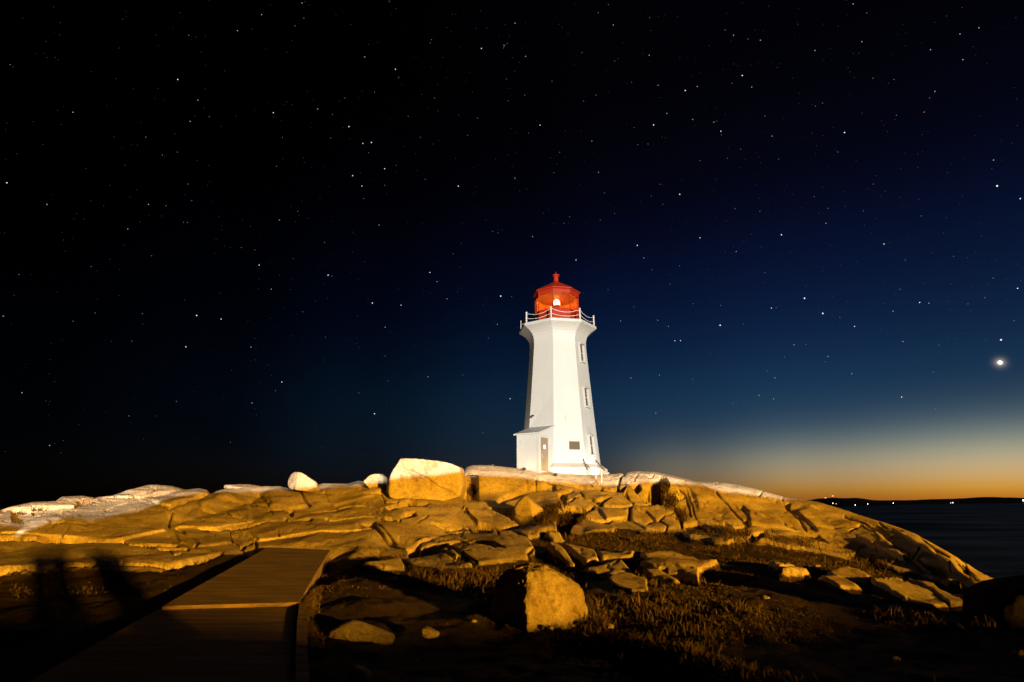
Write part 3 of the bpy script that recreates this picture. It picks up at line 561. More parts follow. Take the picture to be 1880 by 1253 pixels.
rock("boulder", [(676,885),(683,876),(692,870),(700,870),(707,876),(709,888),(708,899),(700,905),(684,900),(677,892)], 33.6, .55, 'small round pale boulder just left of the big split boulder', [((.4,-.8,.4),.8)], soft=24, amp=.03, sub=5, seed=6, mat=M_rock, tilt=.2)
rock("boulder", [(414,892),(418,888),(430,889.5),(446,886.5),(463,887),(478,888),(488,896),(482,903),(440,903),(416,900)], 35, .8, 'long flat pale boulder lying on the crest far left of the lighthouse', soft=30, amp=.03, sub=5, seed=7, mat=M_rock, tilt=.2)
rock("boulder", tp(5, [(480,268),(500,275),(560,320),(610,360),(655,405),(650,450),(560,475),(480,465),(420,425),(402,370),(425,320)]), 30.6, .9, 'pointed boulder with a sharp peak in front of the lighthouse rocks',
     [((.55,-.8,.3),.62), ((-.45,-.82,.15),.62)], 20, .018, 5, 8, M_rock, .008, tilt=.25)
rock("boulder", [(897,1075),(925,1048),(975,1037),(1000,1037),(1045,1060),(1075,1080),(1086,1108),(1090,1140),(1062,1156),(1010,1160),(940,1160),(890,1150),(880,1110)], 10.1, .62,
     'large rough boulder in the foreground turf, right face lit and left face black', [((.62,-.74,.22),.62), ((-.86,-.46,.16),.80), ((.1,-.8,.62),1.0)], 18, .022, 6, 9, M_lump, .021, tilt=.12)
rock("rock", [(602,1160),(620,1146),(640,1140),(660,1142),(700,1156),(728,1166),(728,1176),(690,1185),(620,1182)], 8.6, .35, 'low tapering rock in the turf right of the path', soft=10, sub=5, seed=10, mat=M_lump, tilt=.3, cat='rock')
rock("rock", [(772,1154),(782,1150.5),(796,1155),(808,1161),(806,1168),(786,1170),(773,1164)], 8.6, .12, 'fist-sized pale stone lying in the turf left of the foreground boulder', soft=9, sub=4, seed=11, mat=M_lump, cat='stone')
rock("rock", [(636,1232),(650,1222),(668,1226),(682,1238),(676,1256),(640,1256)], 6.6, .12, 'small dim stone at the bottom edge of the picture right of the path', soft=9, sub=4, seed=12, mat=M_lump, cat='stone')
rock("boulder", [(1806,1112),(1822,1090),(1845,1070),(1880,1056),(1940,1050),(2010,1070),(2050,1120),(2050,1190),(1820,1180)], 10.6, .9, 'boulder with its shade painted in at the right edge above the sea', [((-.55,-.8,.3),.8)], soft=14, amp=.03, sub=6, seed=13, mat=M_shaderock)
STN = [(1120,1150,8,4), (1405,1097,9,3), (1583,1190,8,5), (1640,1208,12,4), (1850,1172,14,6), (1776,1180,10,4), (1870,1200,12,6), (1335,1085,10,4), (1500,1040,8,4), (1290,1060,8,4), (1012,1152,7,3), (1455,1130,7,3), (1720,1125,9,4), (720,1060,9,4), (870,1140,7,3)]
STL = ['pale stone in the turf right below the foreground boulder', 'small stone in the dark turf straight below the lighthouse rocks, centre right', 'small stone near the bottom of the turf on the right', 'small stone in turf by the bottom right, beside two others', 'flat stone in the lit turf under the dark boulder', 'stone in the turf between the flat stone and the bottom edge', 'lowest stone at the right edge of the turf', 'small stone just above the lit grass right of the foreground boulder', 'stone at the foot of the granite dome on the right', 'stone between the bare slabs above and right of the foreground boulder', 'tiny stone touching the right foot of the foreground boulder', 'tiny stone in the dark turf right of centre', 'stone in dark turf below the right end of the granite dome', 'stone at the foot of the ledge right of the path end', 'tiny stone in the black shadow left of the foreground boulder']
for k, (x, y, a_, b2) in enumerate(STN):
    if k in (2, 4, 5, 7, 9, 11, 13): continue
    g = ground_at(x, y)
    rock("stone", [(x-a_, y+1), (x-a_*.5, y-b2*.9), (x+a_*.3, y-b2), (x+a_, y+b2*.2), (x+a_*.7, y+b2), (x-a_*.6, y+b2)], g[1], a_/yc(y)*g[1]*.8, STL[k],
         soft=9, sub=3, seed=30+k, mat=M_lump, cat='stone', group='loose stones in the turf')

# ------------------------------------------------------------------ lighthouse
from mathutils import Matrix, Vector
TX, TY = 3.4, 41.0; A0 = R(-13.1)
GZ = CZ+1.3                                                      # foot of the plinth, below the rock surface
lh = empty("lighthouse", (TX, TY, GZ)); tag(lh, 'white octagonal lighthouse with red lantern room standing on granite rocks', 'lighthouse')
def zz(z): return z+CZ-GZ                                        # heights measured from the camera -> local
def octa(prof, name, mat, parent=lh, cap=True): return MB().lathe([(zz(z), r) for z, r in prof], 8, A0, cap=cap).build(name, mat, parent)
octa([(1.3,3.3),(2.16,3.28),(2.44,2.86),(2.45,2.84)], "plinth", M_white)
octa([(2.45,2.83),(4.4,2.64),(6.5,2.46),(8.6,2.29),(10.4,2.15),(11.0,2.11),(11.35,2.12),(11.6,2.17),(11.8,2.27),(11.98,2.43),(12.12,2.60),(12.22,2.76),(12.28,2.86),(12.285,2.86)], "tower", M_white)
octa([(12.285,2.90),(12.31,2.93),(12.49,2.93),(12.52,2.89)], "gallery", M_white)
lan = octa([(12.52,1.66),(13.60,1.66),(13.62,1.70),(13.68,1.70),(13.681,1.66)], "lantern_room", M_red)
def fp(k, u, z, r):                                              # point on face k: along u, height z, on inradius r
    a = A0+R(22.5+45*k); return Vector((math.sin(a)*r+math.cos(a)*u, -math.cos(a)*r+math.sin(a)*u, zz(z)))
ca = math.cos(R(22.5)); sd = math.sin(R(22.5))
for k in range(8):                                               # glazing
    ri = 1.62*ca; hw = 1.62*sd-.03
    mesh("lantern_pane", [fp(k,-hw,13.69,ri), fp(k,hw,13.69,ri), fp(k,hw,14.86,ri), fp(k,-hw,14.86,ri)], [(0,1,2,3)], M_pane, lan)
    a = A0+R(45*k); p0 = (1.64*math.sin(a), -1.64*math.cos(a)); MB().tube([(p0[0], p0[1], zz(13.682)), (p0[0], p0[1], zz(14.87))], .045, 8).build("glazing_bar", M_red, lan)
octa([(14.87,1.68),(15.14,1.70),(15.18,1.74),(15.22,1.84),(15.28,1.85),(15.33,1.80),(16.22,.30),(16.27,.2)], "lantern_roof", M_red)
MB().lathe([(zz(16.2),.30),(zz(16.3),.21),(zz(16.40),.185),(zz(16.74),.185),(zz(16.78),.27),(zz(16.86),.27),(zz(16.95),.12),(zz(16.98),.04),(zz(17.16),.015)], 16).build("ventilator", M_red, lh)
M_lens = emis("lit_lens", (1, .92, .75), 22)
ped = MB().lathe([(zz(13.0),.28),(zz(13.3),.22),(zz(14.1),.16),(zz(14.30),.30),(zz(14.36),.30)], 14).build("lamp_pedestal", M_red, lh)
MB().lathe([(zz(14.365),.25),(zz(14.55),.26),(zz(14.70),.23),(zz(14.80),.15),(zz(14.84),.03)], 16).build("beacon_lamp", M_lens, lh, True)
# inner red blinds on the landward half keep the far sky from showing through
MB().lathe([(zz(13.5),1.5),(zz(13.6),1.5)], 8, A0).build("lantern_floor", M_red, lan)
for k in (2,3,4,5):
    r_ = 1.52*ca; hw = 1.52*sd-.02
    MB().add([fp(k,-hw,13.62,r_), fp(k,hw,13.62,r_), fp(k,hw,14.85,r_), fp(k,-hw,14.85,r_), fp(k,-hw,13.62,r_+.02), fp(k,hw,13.62,r_+.02), fp(k,hw,14.85,r_+.02), fp(k,-hw,14.85,r_+.02)],
             [(0,1,2,3),(7,6,5,4),(0,4,5,1),(1,5,6,2),(2,6,7,3),(3,7,4,0)]).build("curtain", simple("orange_curtain", (.80,.30,.04), .8) if k == 2 else bpy.data.materials["orange_curtain"], lan)
light("beacon_light", 'POINT', (TX, TY, CZ+14.6), 750, (1, .66, .32), .2)
# gallery railing
for k in range(8):
    a = A0+R(45*k); x, y = 2.76*math.sin(a), -2.76*math.cos(a)
    MB().lathe([(zz(12.52),.06),(zz(13.30),.06),(zz(13.34),.072),(zz(13.38),.05)], 10, cx=x, cy=y).build("rail_post", M_wood, lh)
    a2 = A0+R(45*(k+1)); x2, y2 = 2.76*math.sin(a2), -2.76*math.cos(a2)
    for zt, sag in ((13.26,.24),(12.90,.18)):
        MB().tube([(x+(x2-x)*u, y+(y2-y)*u, zz(zt-sag*4*u*(1-u))) for u in [j/14 for j in range(15)]], .016, 6).build("chain", M_chain, lh)
# windows of the seaward face
def rad_at(z): return np.interp(z, [2.45,4.4,6.5,8.6,10.4,11.0], [2.83,2.64,2.46,2.29,2.15,2.11])*ca
for z in (10.30, 7.05, 3.70):
    s_ = (rad_at(z-.7)-rad_at(z+.7))/1.4; a = A0+R(67.5); tl_ = math.atan(s_)
    Mx = Matrix.Translation(fp(1, -.06, z, float(rad_at(z)))) @ Matrix.Rotation(a, 4, 'Z') @ Matrix.Rotation(-tl_, 4, 'X')
    w_ = .19; h_ = .62                                            # half width, half height; local -y is outwards
    fr_ = MB().box(-w_-.09,-w_,-.10,.02,-h_-.01,h_+.01,.012).box(w_,w_+.09,-.17,.02,-h_-.01,h_+.01,.012).xf(Mx).build("window_frame", M_white, lh)
    MB().box(-w_-.12,w_+.12,-.20,.02,-h_-.12,-h_-.012,.015).xf(Mx).build("sill", M_white, fr_)
    hd = MB(); hd.add([(-w_-.13,-.26,h_+.012),(w_+.13,-.26,h_+.012),(w_+.13,.02,h_+.012),(-w_-.13,.02,h_+.012),(-w_-.13,-.24,h_+.10),(w_+.13,-.24,h_+.10),(0,-.16,h_+.20),(0,.02,h_+.22),(-w_-.13,.02,h_+.12),(w_+.13,.02,h_+.12)],
                       [(3,2,1,0),(0,1,5,4),(4,5,6),(1,2,9,5),(0,4,8,3),(4,6,7,8),(5,9,7,6),(2,3,8,7,9)])
    hd.xf(Mx).build("window_hood", M_white, fr_)
    g_ = MB().box(-w_+.001,w_-.001,-.03,-.005,-h_,h_); g_.xf(Mx).build("window_pane", M_glass_dark, fr_)
    MB().box(-w_+.003,w_-.003,-.05,-.031,-.02,.02).xf(Mx).build("glazing_bar", M_wood, fr_)
# plaque on the front face
z = 2.45+1.55; Mx = Matrix.Translation(fp(0, .38, 3.62, float(rad_at(3.62)))) @ Matrix.Rotation(A0+R(22.5), 4, 'Z') @ Matrix.Rotation(-math.atan(.09), 4, 'X')
pq = MB().box(-.36,.36,-.04,.02,-.27,.27,.01).xf(Mx).build("plaque", M_bronze, lh)
rg = MB()
for j in range(6): rg.box(-.30,.30-.05*(j % 3),-.046,-.041,.20-j*.075-.02,.20-j*.075)
rg.xf(Mx).build("raised_lines", simple("worn_bronze", (.10,.065,.025), .6, .2), pq)
# small fittings
Mx = Matrix.Translation(fp(0, -.12, 5.35, float(rad_at(5.35)))) @ Matrix.Rotation(A0+R(22.5), 4, 'Z')
MB().tube([(0,-.03,.35),(0,-.03,-.35)], .022, 8).xf(Mx).build("conduit", M_wood, lh)
Mx = Matrix.Translation(fp(-1, -.68, 5.75, float(rad_at(5.75)))) @ Matrix.Rotation(A0+R(-22.5), 4, 'Z')
MB().box(-.07,.07,-.16,0,-.05,.05,.01).tube([(0,-.16,0),(0,-.26,-.10)], [.05,.09], 10).xf(Mx).build("wall_lamp", M_bronze, lh)
Mx = Matrix.Translation(fp(0, .95, 2.4, 2.75)) @ Matrix.Rotation(A0+R(22.5), 4, 'Z')
MB().tube([(-.06,.02,.35),(.0,-.30,-.1),(.05,-.42,-.4)], .03, 8).xf(Mx).build("cable_pipe", M_bronze, lh)
# entrance porch on the left front face
PT = MB
an = A0+R(-22.5); Mp = Matrix.Translation((0,0,0)) @ Matrix.Rotation(an, 4, 'Z')   # local -y is outwards (d), x is to the right (u)
u0, u1, d0, d1 = -.737, .965, 2.2, 4.2; zb, ze, zt = zz(1.4), zz(4.28), zz(4.92)
porch = mesh("porch", [Mp @ Vector(q) for q in [(u0,-d1,zb),(u1,-d1,zb),(u1,-d0,zb),(u0,-d0,zb),(u0,-d1,ze),(u1,-d1,ze),(u1,-d0,zt),(u0,-d0,zt)]],
     [(3,2,1,0),(0,1,5,4),(1,2,6,5),(2,3,7,6),(3,0,4,7),(4,5,6,7)], M_wood, lh)
tr_ = MB().box(u0-.03,u0+.13,-d1-.03,-d1-.002,zb,ze-.15).box(u1-.13,u1-.005,-d1-.03,-d1-.002,zb,ze-.15).box(u0-.03,u1-.005,-d1-.035,-d1-.002,ze-.149,ze-.02)
tr_.box(u0+.22,u0+.26,-d1-.012,-d1-.001,zb,ze-.15).box(u1-.30,u1-.26,-d1-.012,-d1-.001,zb,ze-.15); tr_.xf(Mp).build("corner_boards", M_wood, porch)
sl_ = (zt-ze)/(d1-d0); yo = d1+.16
rf = MB(); top = [(u0-.20,-yo,ze-.16*sl_+.09),(u1+.10,-yo,ze-.16*sl_+.09),(u1+.10,-d0,zt+.09),(u0-.20,-d0,zt+.09)]
rf.add(top+[(x,y,z-.10) for x,y,z in top], [(0,1,2,3),(7,6,5,4),(0,4,5,1),(1,5,6,2),(2,6,7,3),(3,7,4,0)]); rf.xf(Mp).build("porch_roof", M_wood, porch)
def sidebox(dA, dB, zA, zB, o0, o1): return MB().box(u1+o0, u1+o1, -dB, -dA, zA, zB)
dr = sidebox(3.16,4.06,zz(1.9),zz(4.02),.002,.03).xf(Mp).build("door", M_door, porch)
MB().box(u1+.002,u1+.05,-4.13,-4.062,zz(1.9),zz(4.09)).box(u1+.002,u1+.05,-3.158,-3.08,zz(1.9),zz(4.09)).box(u1+.002,u1+.05,-4.061,-3.159,zz(4.022),zz(4.09)).xf(Mp).build("door_frame", M_wood, porch)
sidebox(3.45,3.72,zz(3.30),zz(3.56),.031,.036).xf(Mp).build("notice", M_paper, dr)
MB().box(u1+.031,u1+.07,-4.02,-3.86,zz(2.72),zz(2.92)).tube([(u1+.07,-3.80,zz(2.80)),(u1+.12,-3.80,zz(2.80)),(u1+.12,-3.70,zz(2.80))], .02, 8).xf(Mp).build("handle", M_metal, dr)

# handrail on the rock right of the lighthouse
hr = empty("handrail", P(1100,885,35.6)); tag(hr, 'short pale metal handrail on two posts at the right foot of the lighthouse', 'handrail')
q0, q1, q2, q3 = [Vector(P(*q))-hr.location for q in [(1094,880,36.0),(1094,846,36.0),(1104.5,893,35.2),(1104.5,858,35.2)]]
MB().tube([q0, q1], .035, 8).build("post", M_wood, hr); MB().tube([q2, q3], .04, 8).build("post", M_wood, hr)
MB().tube([q1+(q1-q3)*.04, q3+(q3-q1)*.5], .03, 8).build("rail", M_dark, hr)
# floodlights at the foot of the tower
M_flood = emis("lit_floodlight", (1, .93, .8), 14)
def flood(px, py, D_, tgt, label, power):
    loc = Vector(P(px, py, D_)); e = empty("floodlight", loc); tag(e, label, 'floodlight', 'floodlights at the foot of the lighthouse')
    d = (Vector(tgt)-loc); yaw = math.atan2(d.x, -d.y)
    Mx = Matrix.Rotation(yaw, 4, 'Z') @ Matrix.Rotation(R(-40), 4, 'X')
    MB().box(-.11,.11,-.06,.08,-.07,.07,.01).xf(Mx).build("housing", M_dark, e)
    MB().box(-.095,.095,-.066,-.061,-.055,.055).xf(Mx).build("lens", M_flood, e)
    MB().box(-.02,.02,.0,.04,-.3,-.07).build("bracket", M_dark, e)
    light("flood_beam", 'SPOT', loc+(Mx @ Vector((0,-.12,0))), power, (1,.91,.74), .06, tgt, R(125), .6)
flood(1118, 871, 38.3, (TX+.8, TY-2.2, CZ+3.2), 'small bright floodlight on the rock right of the lighthouse base', 260)
flood(962, 861.3, 36.75, (1.4, 38.2, CZ+3.6), 'small floodlight on the rock in front of the lighthouse porch', 9)
flood(903, 856.8, 38.6, (TX-2, TY-.5, CZ+6.5), 'added fill light on the rock left of the lighthouse, turned to its left side', 330)  # added fill, brightens the left side of the tower
flood(1020, 872, 36.75, (TX+.3, TY-2.6, CZ+3.4), 'small floodlight hidden at the rock brow below the front face of the tower', 75)

# ------------------------------------------------------------------ sea and far shore
m = bpy.data.materials.new("sea_water"); m.use_nodes = True; t = m.node_tree; t.nodes.clear(); o = texc(t)
mp = N(t, 'ShaderNodeMapping'); L(t, o, mp.inputs[0]); mp.inputs['Scale'].default_value = (.10, .22, .2)
h = M(t, 'ADD', noise(t, mp.outputs[0], 1.2, 6, .6), M(t, 'MULTIPLY', noise(t, o, 1.1, 4, .6), .3))
bn = N(t, 'ShaderNodeBump'); bn.inputs['Strength'].default_value = .8; bn.inputs['Distance'].default_value = 1.1; L(t, h, bn.inputs['Height'])
df = N(t, 'ShaderNodeBsdfDiffuse'); df.inputs[0].default_value = (.006,.010,.012,1); gs = N(t, 'ShaderNodeBsdfGlossy'); gs.inputs['Roughness'].default_value = .3; gs.inputs[0].default_value = (.75,.88,1,1)
L(t, bn.outputs[0], gs.inputs['Normal']); mp2 = N(t, 'ShaderNodeMapping'); L(t, o, mp2.inputs[0]); mp2.inputs['Scale'].default_value = (.010, .030, .01)
fc = ramp(t, noise(t, mp2.outputs[0], 1.3, 4, .6), [(.36, .045), (.68, .22)])
ms = N(t, 'ShaderNodeMixShader'); L(t, fc, ms.inputs[0]); L(t, df.outputs[0], ms.inputs[1]); L(t, gs.outputs[0], ms.inputs[2]); L(t, ms.outputs[0], N(t, 'ShaderNodeOutputMaterial').inputs[0])
SEA = CZ-7.0
o = mesh("water", [(-28000,-600,SEA),(28000,-600,SEA),(28000,28000,SEA),(-28000,28000,SEA)], [(0,1,2,3)], m); o['kind'] = 'structure'
ridge = [(1440,921.0),(1477,919),(1492,917.5),(1505,915.6),(1517,914.6),(1529,914.0),(1552,914.8),(1571,914.2),(1583,915.6),(1601,918.4),(1620,919),(1674,918.6),(1697,917.3),(1740,916.2),(1768,915.2),(1795,913.6),(1815,912.6),(1838,913.3),(1880,914.4),(1960,915),(2100,913),(2300,916),(2500,919)]
def shoreD(px): return float(np.interp(px, [1400,1545,1640,1880,2500], [780,880,1250,2900,3600]))
def hD(px): return shoreD(px)+float(np.interp(px, [1400,1880,2500], [500,700,900]))
vs = []; px_l = np.arange(1400, 2500, 4.)
for px in px_l:
    ry = float(np.interp(px, [q[0] for q in ridge], [q[1] for q in ridge])) + .35*float(fbm(np.array([px/9.]), np.array([0.]), np.array([0.]), 3, 77)[0])
    sD, D2 = shoreD(px), hD(px); k = (px-940)/yc(921)
    zr = CZ+zc(ry)/yc(ry)*D2
    for fD, fz in ((0, -.02), (.02, .10), (.25, .42), (.6, .8), (1, 1), (1.5, .5), (2.2, -.1)):
        DD = sD+(D2-sD)*fD; vs.append((k*DD, DD, SEA+(zr-SEA)*fz))
nc_ = len(px_l); fs = [(i*7+j, i*7+j+1, (i+1)*7+j+1, (i+1)*7+j) for i in range(nc_-1) for j in range(6)]
o = mesh("hills", vs, fs, M_land, None, True); o['kind'] = 'structure'
M_wl = emis("shore_light_warm", (1, .72, .42), 6, False); M_wb = emis("shore_light_bright", (1, .95, .9), 16, False); M_rl = emis("mast_light_red", (1, .08, .04), 14, False)
V3, F3 = ico(2)
def sph(name, c, r, mat, parent): return mesh(name, [(c[0]+q[0]*r, c[1]+q[1]*r, c[2]+q[2]*r) for q in V3], F3, mat, parent, True)
SH = [(1529,924.6,2.1,M_wl,'brightest warm lamp on the far shore under the red mast lights'), (1535,925.8,1.2,M_wl,'faint lamp just right of the brightest warm shore lamp'), (1570,928,1.1,M_wb,'small lamp low at the far waterline, second from the left'),
      (1593,926,1.8,M_wl,'warm lamp at the water edge in the middle of the dark hill'), (1640,924.6,1.3,M_wb,'single lamp on the low shore right of the hill'), (1745,924.4,.8,M_wb,'faint left lamp of the close pair on the far shore'),
      (1749,923.8,1.3,M_wb,'brighter right lamp of the close pair on the far shore'), (1878.5,919.5,2.6,M_wb,'very bright lamp at the right edge of the far shore')]
for px, py, r, mt, lb in SH:
    Dd = shoreD(px)*1.005; p = P(px, py-.4, Dd); sc = Dd/1080; e = empty("shore_lamp", (p[0], p[1], SEA)); tag(e, lb, 'lamp', 'lamps along the far shore')
    zt_ = p[2]-SEA; MB().tube([(0,0,-1),(0,0,max(zt_-r*.3*sc, .5))], .12*sc, 6).build("pole", M_dark, e); sph("lamp_head", (0,-.3,zt_), r*sc*.32, mt, e)
for px, py, lb in ((1515.6,914.6,'left and lower radio mast with a red light on the far hill'), (1529,910.8,'taller radio mast with a red light on the far hill')):
    Dd = hD(px); p = P(px, py, Dd); zr = CZ+zc(914.5)/yc(914.5)*Dd; e = empty("radio_mast", (p[0], p[1], zr-4)); tag(e, lb, 'radio mast', 'radio masts on the far hill')
    MB().tube([(0,0,0),(0,0,p[2]-zr+4)], [.35,.12], 6).build("mast", M_dark, e); sph("mast_light", (0,0,p[2]-zr+4), 1.15, M_rl, e)

# ------------------------------------------------------------------ stars
ST = []   # (px, py, size)
def st(ox, oy, k, lst):
    for q in lst: ST.append((ox+q[0]*k, oy+q[1]*k, q[2]))
K = .3831
st(0,0,K,[(1447,15,3),(1254,71,3),(1456,88,2),(1414,125,2),(1138,148,3),(905,170,2),(749,169,1),(863,62,1),(1680,119,1),(1766,214,1),(49,311,2),(63,321,1),(1748,274,3),(1078,341,1),(555,377,1),(852,382,4),(948,481,3),(979,519,1),
 (1003,560,2),(933,556,1),(911,583,3),(350,539,3),(699,658,2),(838,643,1),(778,744,2),(850,730,2),(599,793,1),(1310,541,4),(1401,503,1),(1474,439,1),(1652,470,2),(1626,485,1),(1523,523,3),(1593,551,2),(1672,608,5),(1739,688,4),(1780,684,5),(1767,733,2),
 (1354,661,2),(1585,663,2),(1676,665,1),(1454,757,1),(1326,798,2),(1690,843,4),(1734,893,4),(1743,953,2),(33,877,4),(225,981,3),(367,1025,1),(304,1151,1),(412,808,1),(526,890,1),(902,883,2),(919,963,2),(712,981,3),(796,987,2),(879,1066,2),(898,1067,2),
 (612,1098,3),(1447,966,1),(1427,1014,2),(1433,1034,1),(1417,1064,1),(1339,1055,3),(1200,1086,1),(1534,950,1),(1817,1080,3),(1556,1163,2),(1157,1188,2),(1078,1180,1),(1221,1198,2),(726,1227,1),(1375,252,1),(1795,443,2)])
st(700,0,K,[(38,8,2),(70,42,1),(341,69,1),(357,71,1),(475,54,1),(641,112,3),(316,133,1),(336,150,1),(453,137,1),(241,191,2),(234,206,2),(480,233,4),(588,219,3),(604,208,2),(582,225,2),(586,231,2),(592,222,1),(598,215,1),(614,176,1),(692,271,3),(630,277,1),
 (1088,23,2),(1040,62,2),(1112,121,3),(866,132,1),(895,161,1),(853,117,1),(962,253,2),(1286,86,2),(1290,148,1),(1284,266,3),(1253,257,1),(1135,282,1),(1119,294,2),(1648,144,2),(1688,170,3),(1758,188,2),(1817,194,3),(1571,219,1),(1688,308,1),
 (68,333,4),(83,372,2),(294,276,1),(638,342,1),(600,379,2),(818,390,2),(255,471,2),(194,454,1),(129,559,2),(371,551,1),(461,568,2),(436,443,1),(608,484,2),(687,457,2),(970,486,2),(1029,457,2),(1200,395,2),(1178,400,1),(1327,410,3),(1457,435,5),(1514,416,3),(1730,363,5),
 (1682,400,2),(1775,418,3),(1338,468,1),(1369,544,3),(1492,574,3),(1607,582,2),(1594,587,3),(1627,630,4),(1630,648,2),(1305,600,5),(1213,613,2),(1346,658,1),(1361,661,1),(1229,694,2),(1278,691,2),(743,580,1),(761,601,4),(706,639,2),(621,618,1),(881,628,1),(958,629,1),
 (1009,677,3),(1020,737,1),(854,731,2),(811,758,1),(842,786,1),(827,829,2),(1041,827,3),(646,735,1),(607,745,1),(627,797,1),(640,855,3),(356,760,1),(548,763,1),(414,650,2),(187,659,2),(165,738,1),(247,691,1),(16,810,4),(72,793,2),(16,889,2),(210,860,2),(369,893,5),(445,922,1),
 (1528,771,2),(1659,760,2),(1722,716,2),(1720,804,1),(1605,860,1),(1594,913,1),(1336,884,2),(1347,888,1),(1439,860,1),(1430,932,5),(1294,941,2),(1349,980,2),(1069,926,2),(697,906,1),(663,917,1),(1118,1024,2),(1049,1057,2),(903,1040,2),(876,1071,2),(828,1073,1),(898,1070,1),
 (803,1005,1),(776,1022,1),(500,1054,1),(534,1110,2),(559,1118,2),(582,1104,1),(123,1066,1),(725,1135,3),(1695,1001,2),(1810,952,1),(1814,1014,2),(1527,1141,4),(1601,1042,1),(1227,1177,5),(1258,1237,3),(933,1247,4),(1700,1206,2),(1773,1122,1),(345,1218,2)])
K = .3272
st(0,440,K,[(850,92,2),(617,112,1),(511,152,2),(106,197,2),(80,314,1),(18,431,3),(534,413,2),(411,459,2),(800,416,2),(801,473,1),(739,571,2),(624,572,1),(1454,144,4),(1645,109,1),(1522,279,3),(1235,302,1),(1037,339,1),(1104,427,5),(1241,447,4),(1699,406,1),(1771,345,1),(1518,442,1),
 (1043,603,4),(1408,604,3),(1433,676,1),(1508,705,1),(1581,800,4),(1546,849,2),(1414,917,3),(1439,985,1),(990,909,2),(724,990,2),(123,860,3),(278,1156,3),(1293,1138,2),(1769,1066,1),(1805,1163,1),(1300,733,1)])
st(500,440,K,[(294,16,2),(118,108,1),(520,125,1),(1014,81,2),(1052,156,1),(884,185,4),(924,237,3),(980,333,3),(313,200,5),(298,195,2),(334,206,2),(286,251,1),(309,330,1),(242,345,1),(171,406,2),(561,357,5),(722,369,4),(706,278,1),(885,300,1),(1046,261,1),(1061,275,1),
 (1281,318,7),(1342,321,2),(1182,367,1),(633,493,3),(1262,477,3),(1248,459,1),(1212,553,2),(298,548,2),(475,585,1),(488,604,1),(290,677,1),(633,654,2),(649,794,2),(874,771,3),(1068,760,2),(1247,747,1),(486,861,2),(1334,894,4),(1349,890,1),(573,978,5),(1397,660,1),
 (369,1028,1),(1181,1084,2),(277,1164,1),(1266,1168,1),(642,922,1)])
K = .3832
st(1360,0,K,[(538,20,3),(604,63,2),(275,119,1),(467,127,1),(580,201,3),(355,243,3),(1050,164,3),(1141,134,3),(909,239,3),(1064,287,3),(1061,37,1),(986,78,1),(514,325,1),(634,376,2),(734,382,2),(708,400,1),(930,439,3),(905,470,2),(879,538,3),(392,495,2),(358,509,2),(342,500,1),
 (116,557,2),(150,653,3),(443,613,1),(497,636,5),(342,638,1),(582,543,1),(746,553,2),(685,600,1),(703,631,1),(870,646,1),(465,729,2),(182,763,2),(94,780,1),(1211,768,3),(1203,809,1),(991,828,1),(1228,892,6),(1339,953,4),(1326,603,1),(648,843,1),(635,883,2),(692,917,1),
 (352,944,2),(418,999,2),(374,1023,1),(287,996,1),(408,1071,3),(588,1011,2),(592,1080,1),(624,1119,1),(686,1170,4),(865,1036,2),(984,1044,1),(1062,943,1),(1153,1130,1),(970,1117,1),(98,1184,1),(50,1123,1),(195,1126,5),(239,1208,1),(917,1213,1),(1020,1229,1),(1084,1236,1),(848,804,1)])
K = .3353
st(1080,440,K,[(269,31,5),(304,100,3),(349,166,2),(500,144,2),(183,75,1),(108,275,2),(447,246,2),(391,260,1),(449,194,1),(249,370,2),(177,446,3),(75,507,2),(380,442,3),(439,477,3),(474,555,4),(505,554,4),(543,612,1),(573,352,2),(725,361,2),(722,470,6),(810,66,3),(750,66,1),(948,41,1),
 (966,182,2),(850,463,2),(825,516,1),(670,624,1),(185,683,1),(233,759,3),(390,743,3),(460,801,1),(572,766,2),(568,787,1),(793,683,1),(1003,376,4),(1029,373,2),(1045,360,1),(855,745,1),(980,721,2),(1022,758,3),(935,854,3),(1015,873,3),(1074,644,2),(1127,577,3),(1191,575,2),
 (791,898,2),(812,892,1),(370,951,3),(355,1177,2),(848,1178,2),(1184,322,6),(1284,405,6),(1191,255,1),(1283,175,1),(691,282,1),(878,836,1),(676,1001,1),(92,988,1),(1017,661,1),(1127,670,1)])
st(1480,440,K,[(133,30,1),(426,26,4),(543,112,2),(690,74,1),(808,92,2),(881,101,1),(275,122,1),(1157,135,1),(1024,212,2),(995,247,1),(1175,225,1),(1158,268,4),(516,272,2),(646,240,1),(622,345,4),(672,349,3),(476,393,3),(978,319,2),(886,353,2),(902,388,1),(1139,445,2),(225,340,1),
 (185,427,2),(142,412,1),(143,477,1),(265,476,4),(407,496,1),(530,559,3),(727,578,2),(816,545,1),(872,514,1),(1046,484,1),(1067,550,7),(119,641,3),(104,669,2),(250,735,3),(259,777,1),(361,767,1),(523,863,4),(709,926,2),(697,727,2),(843,727,1),(544,692,1),(224,942,1),(478,1058,1),(143,315,1)])
ST = [q for q in ST if 0 <= q[0] <= 1880]
SM = [emis("starlight_%s" % n, c, s, False) for n, c, s in (("faint",(.85,.88,1),.12),("soft",(.88,.9,1),.33),("clear",(.9,.93,1),.72),("bright",(.95,.96,1),1.4),("orange",(1,.66,.4),1.6),("red",(1,.3,.3),.8))]
VS, FS = ico(1); SD = 9000.
def star_pos(px, py):
    y_, z_ = yc(py), zc(py); v = Vector((px-940, y_, z_)); v.normalize(); return v*SD+Vector((0,0,CZ))
UNIT = SD/F
def srad(s): return UNIT*(.40, .48, .58, .70, .84, 1.12, 1.45)[s-1]
def smat(s): return SM[0 if s <= 1 else 1 if s == 2 else 2 if s == 3 else 3]
star_mesh = {}
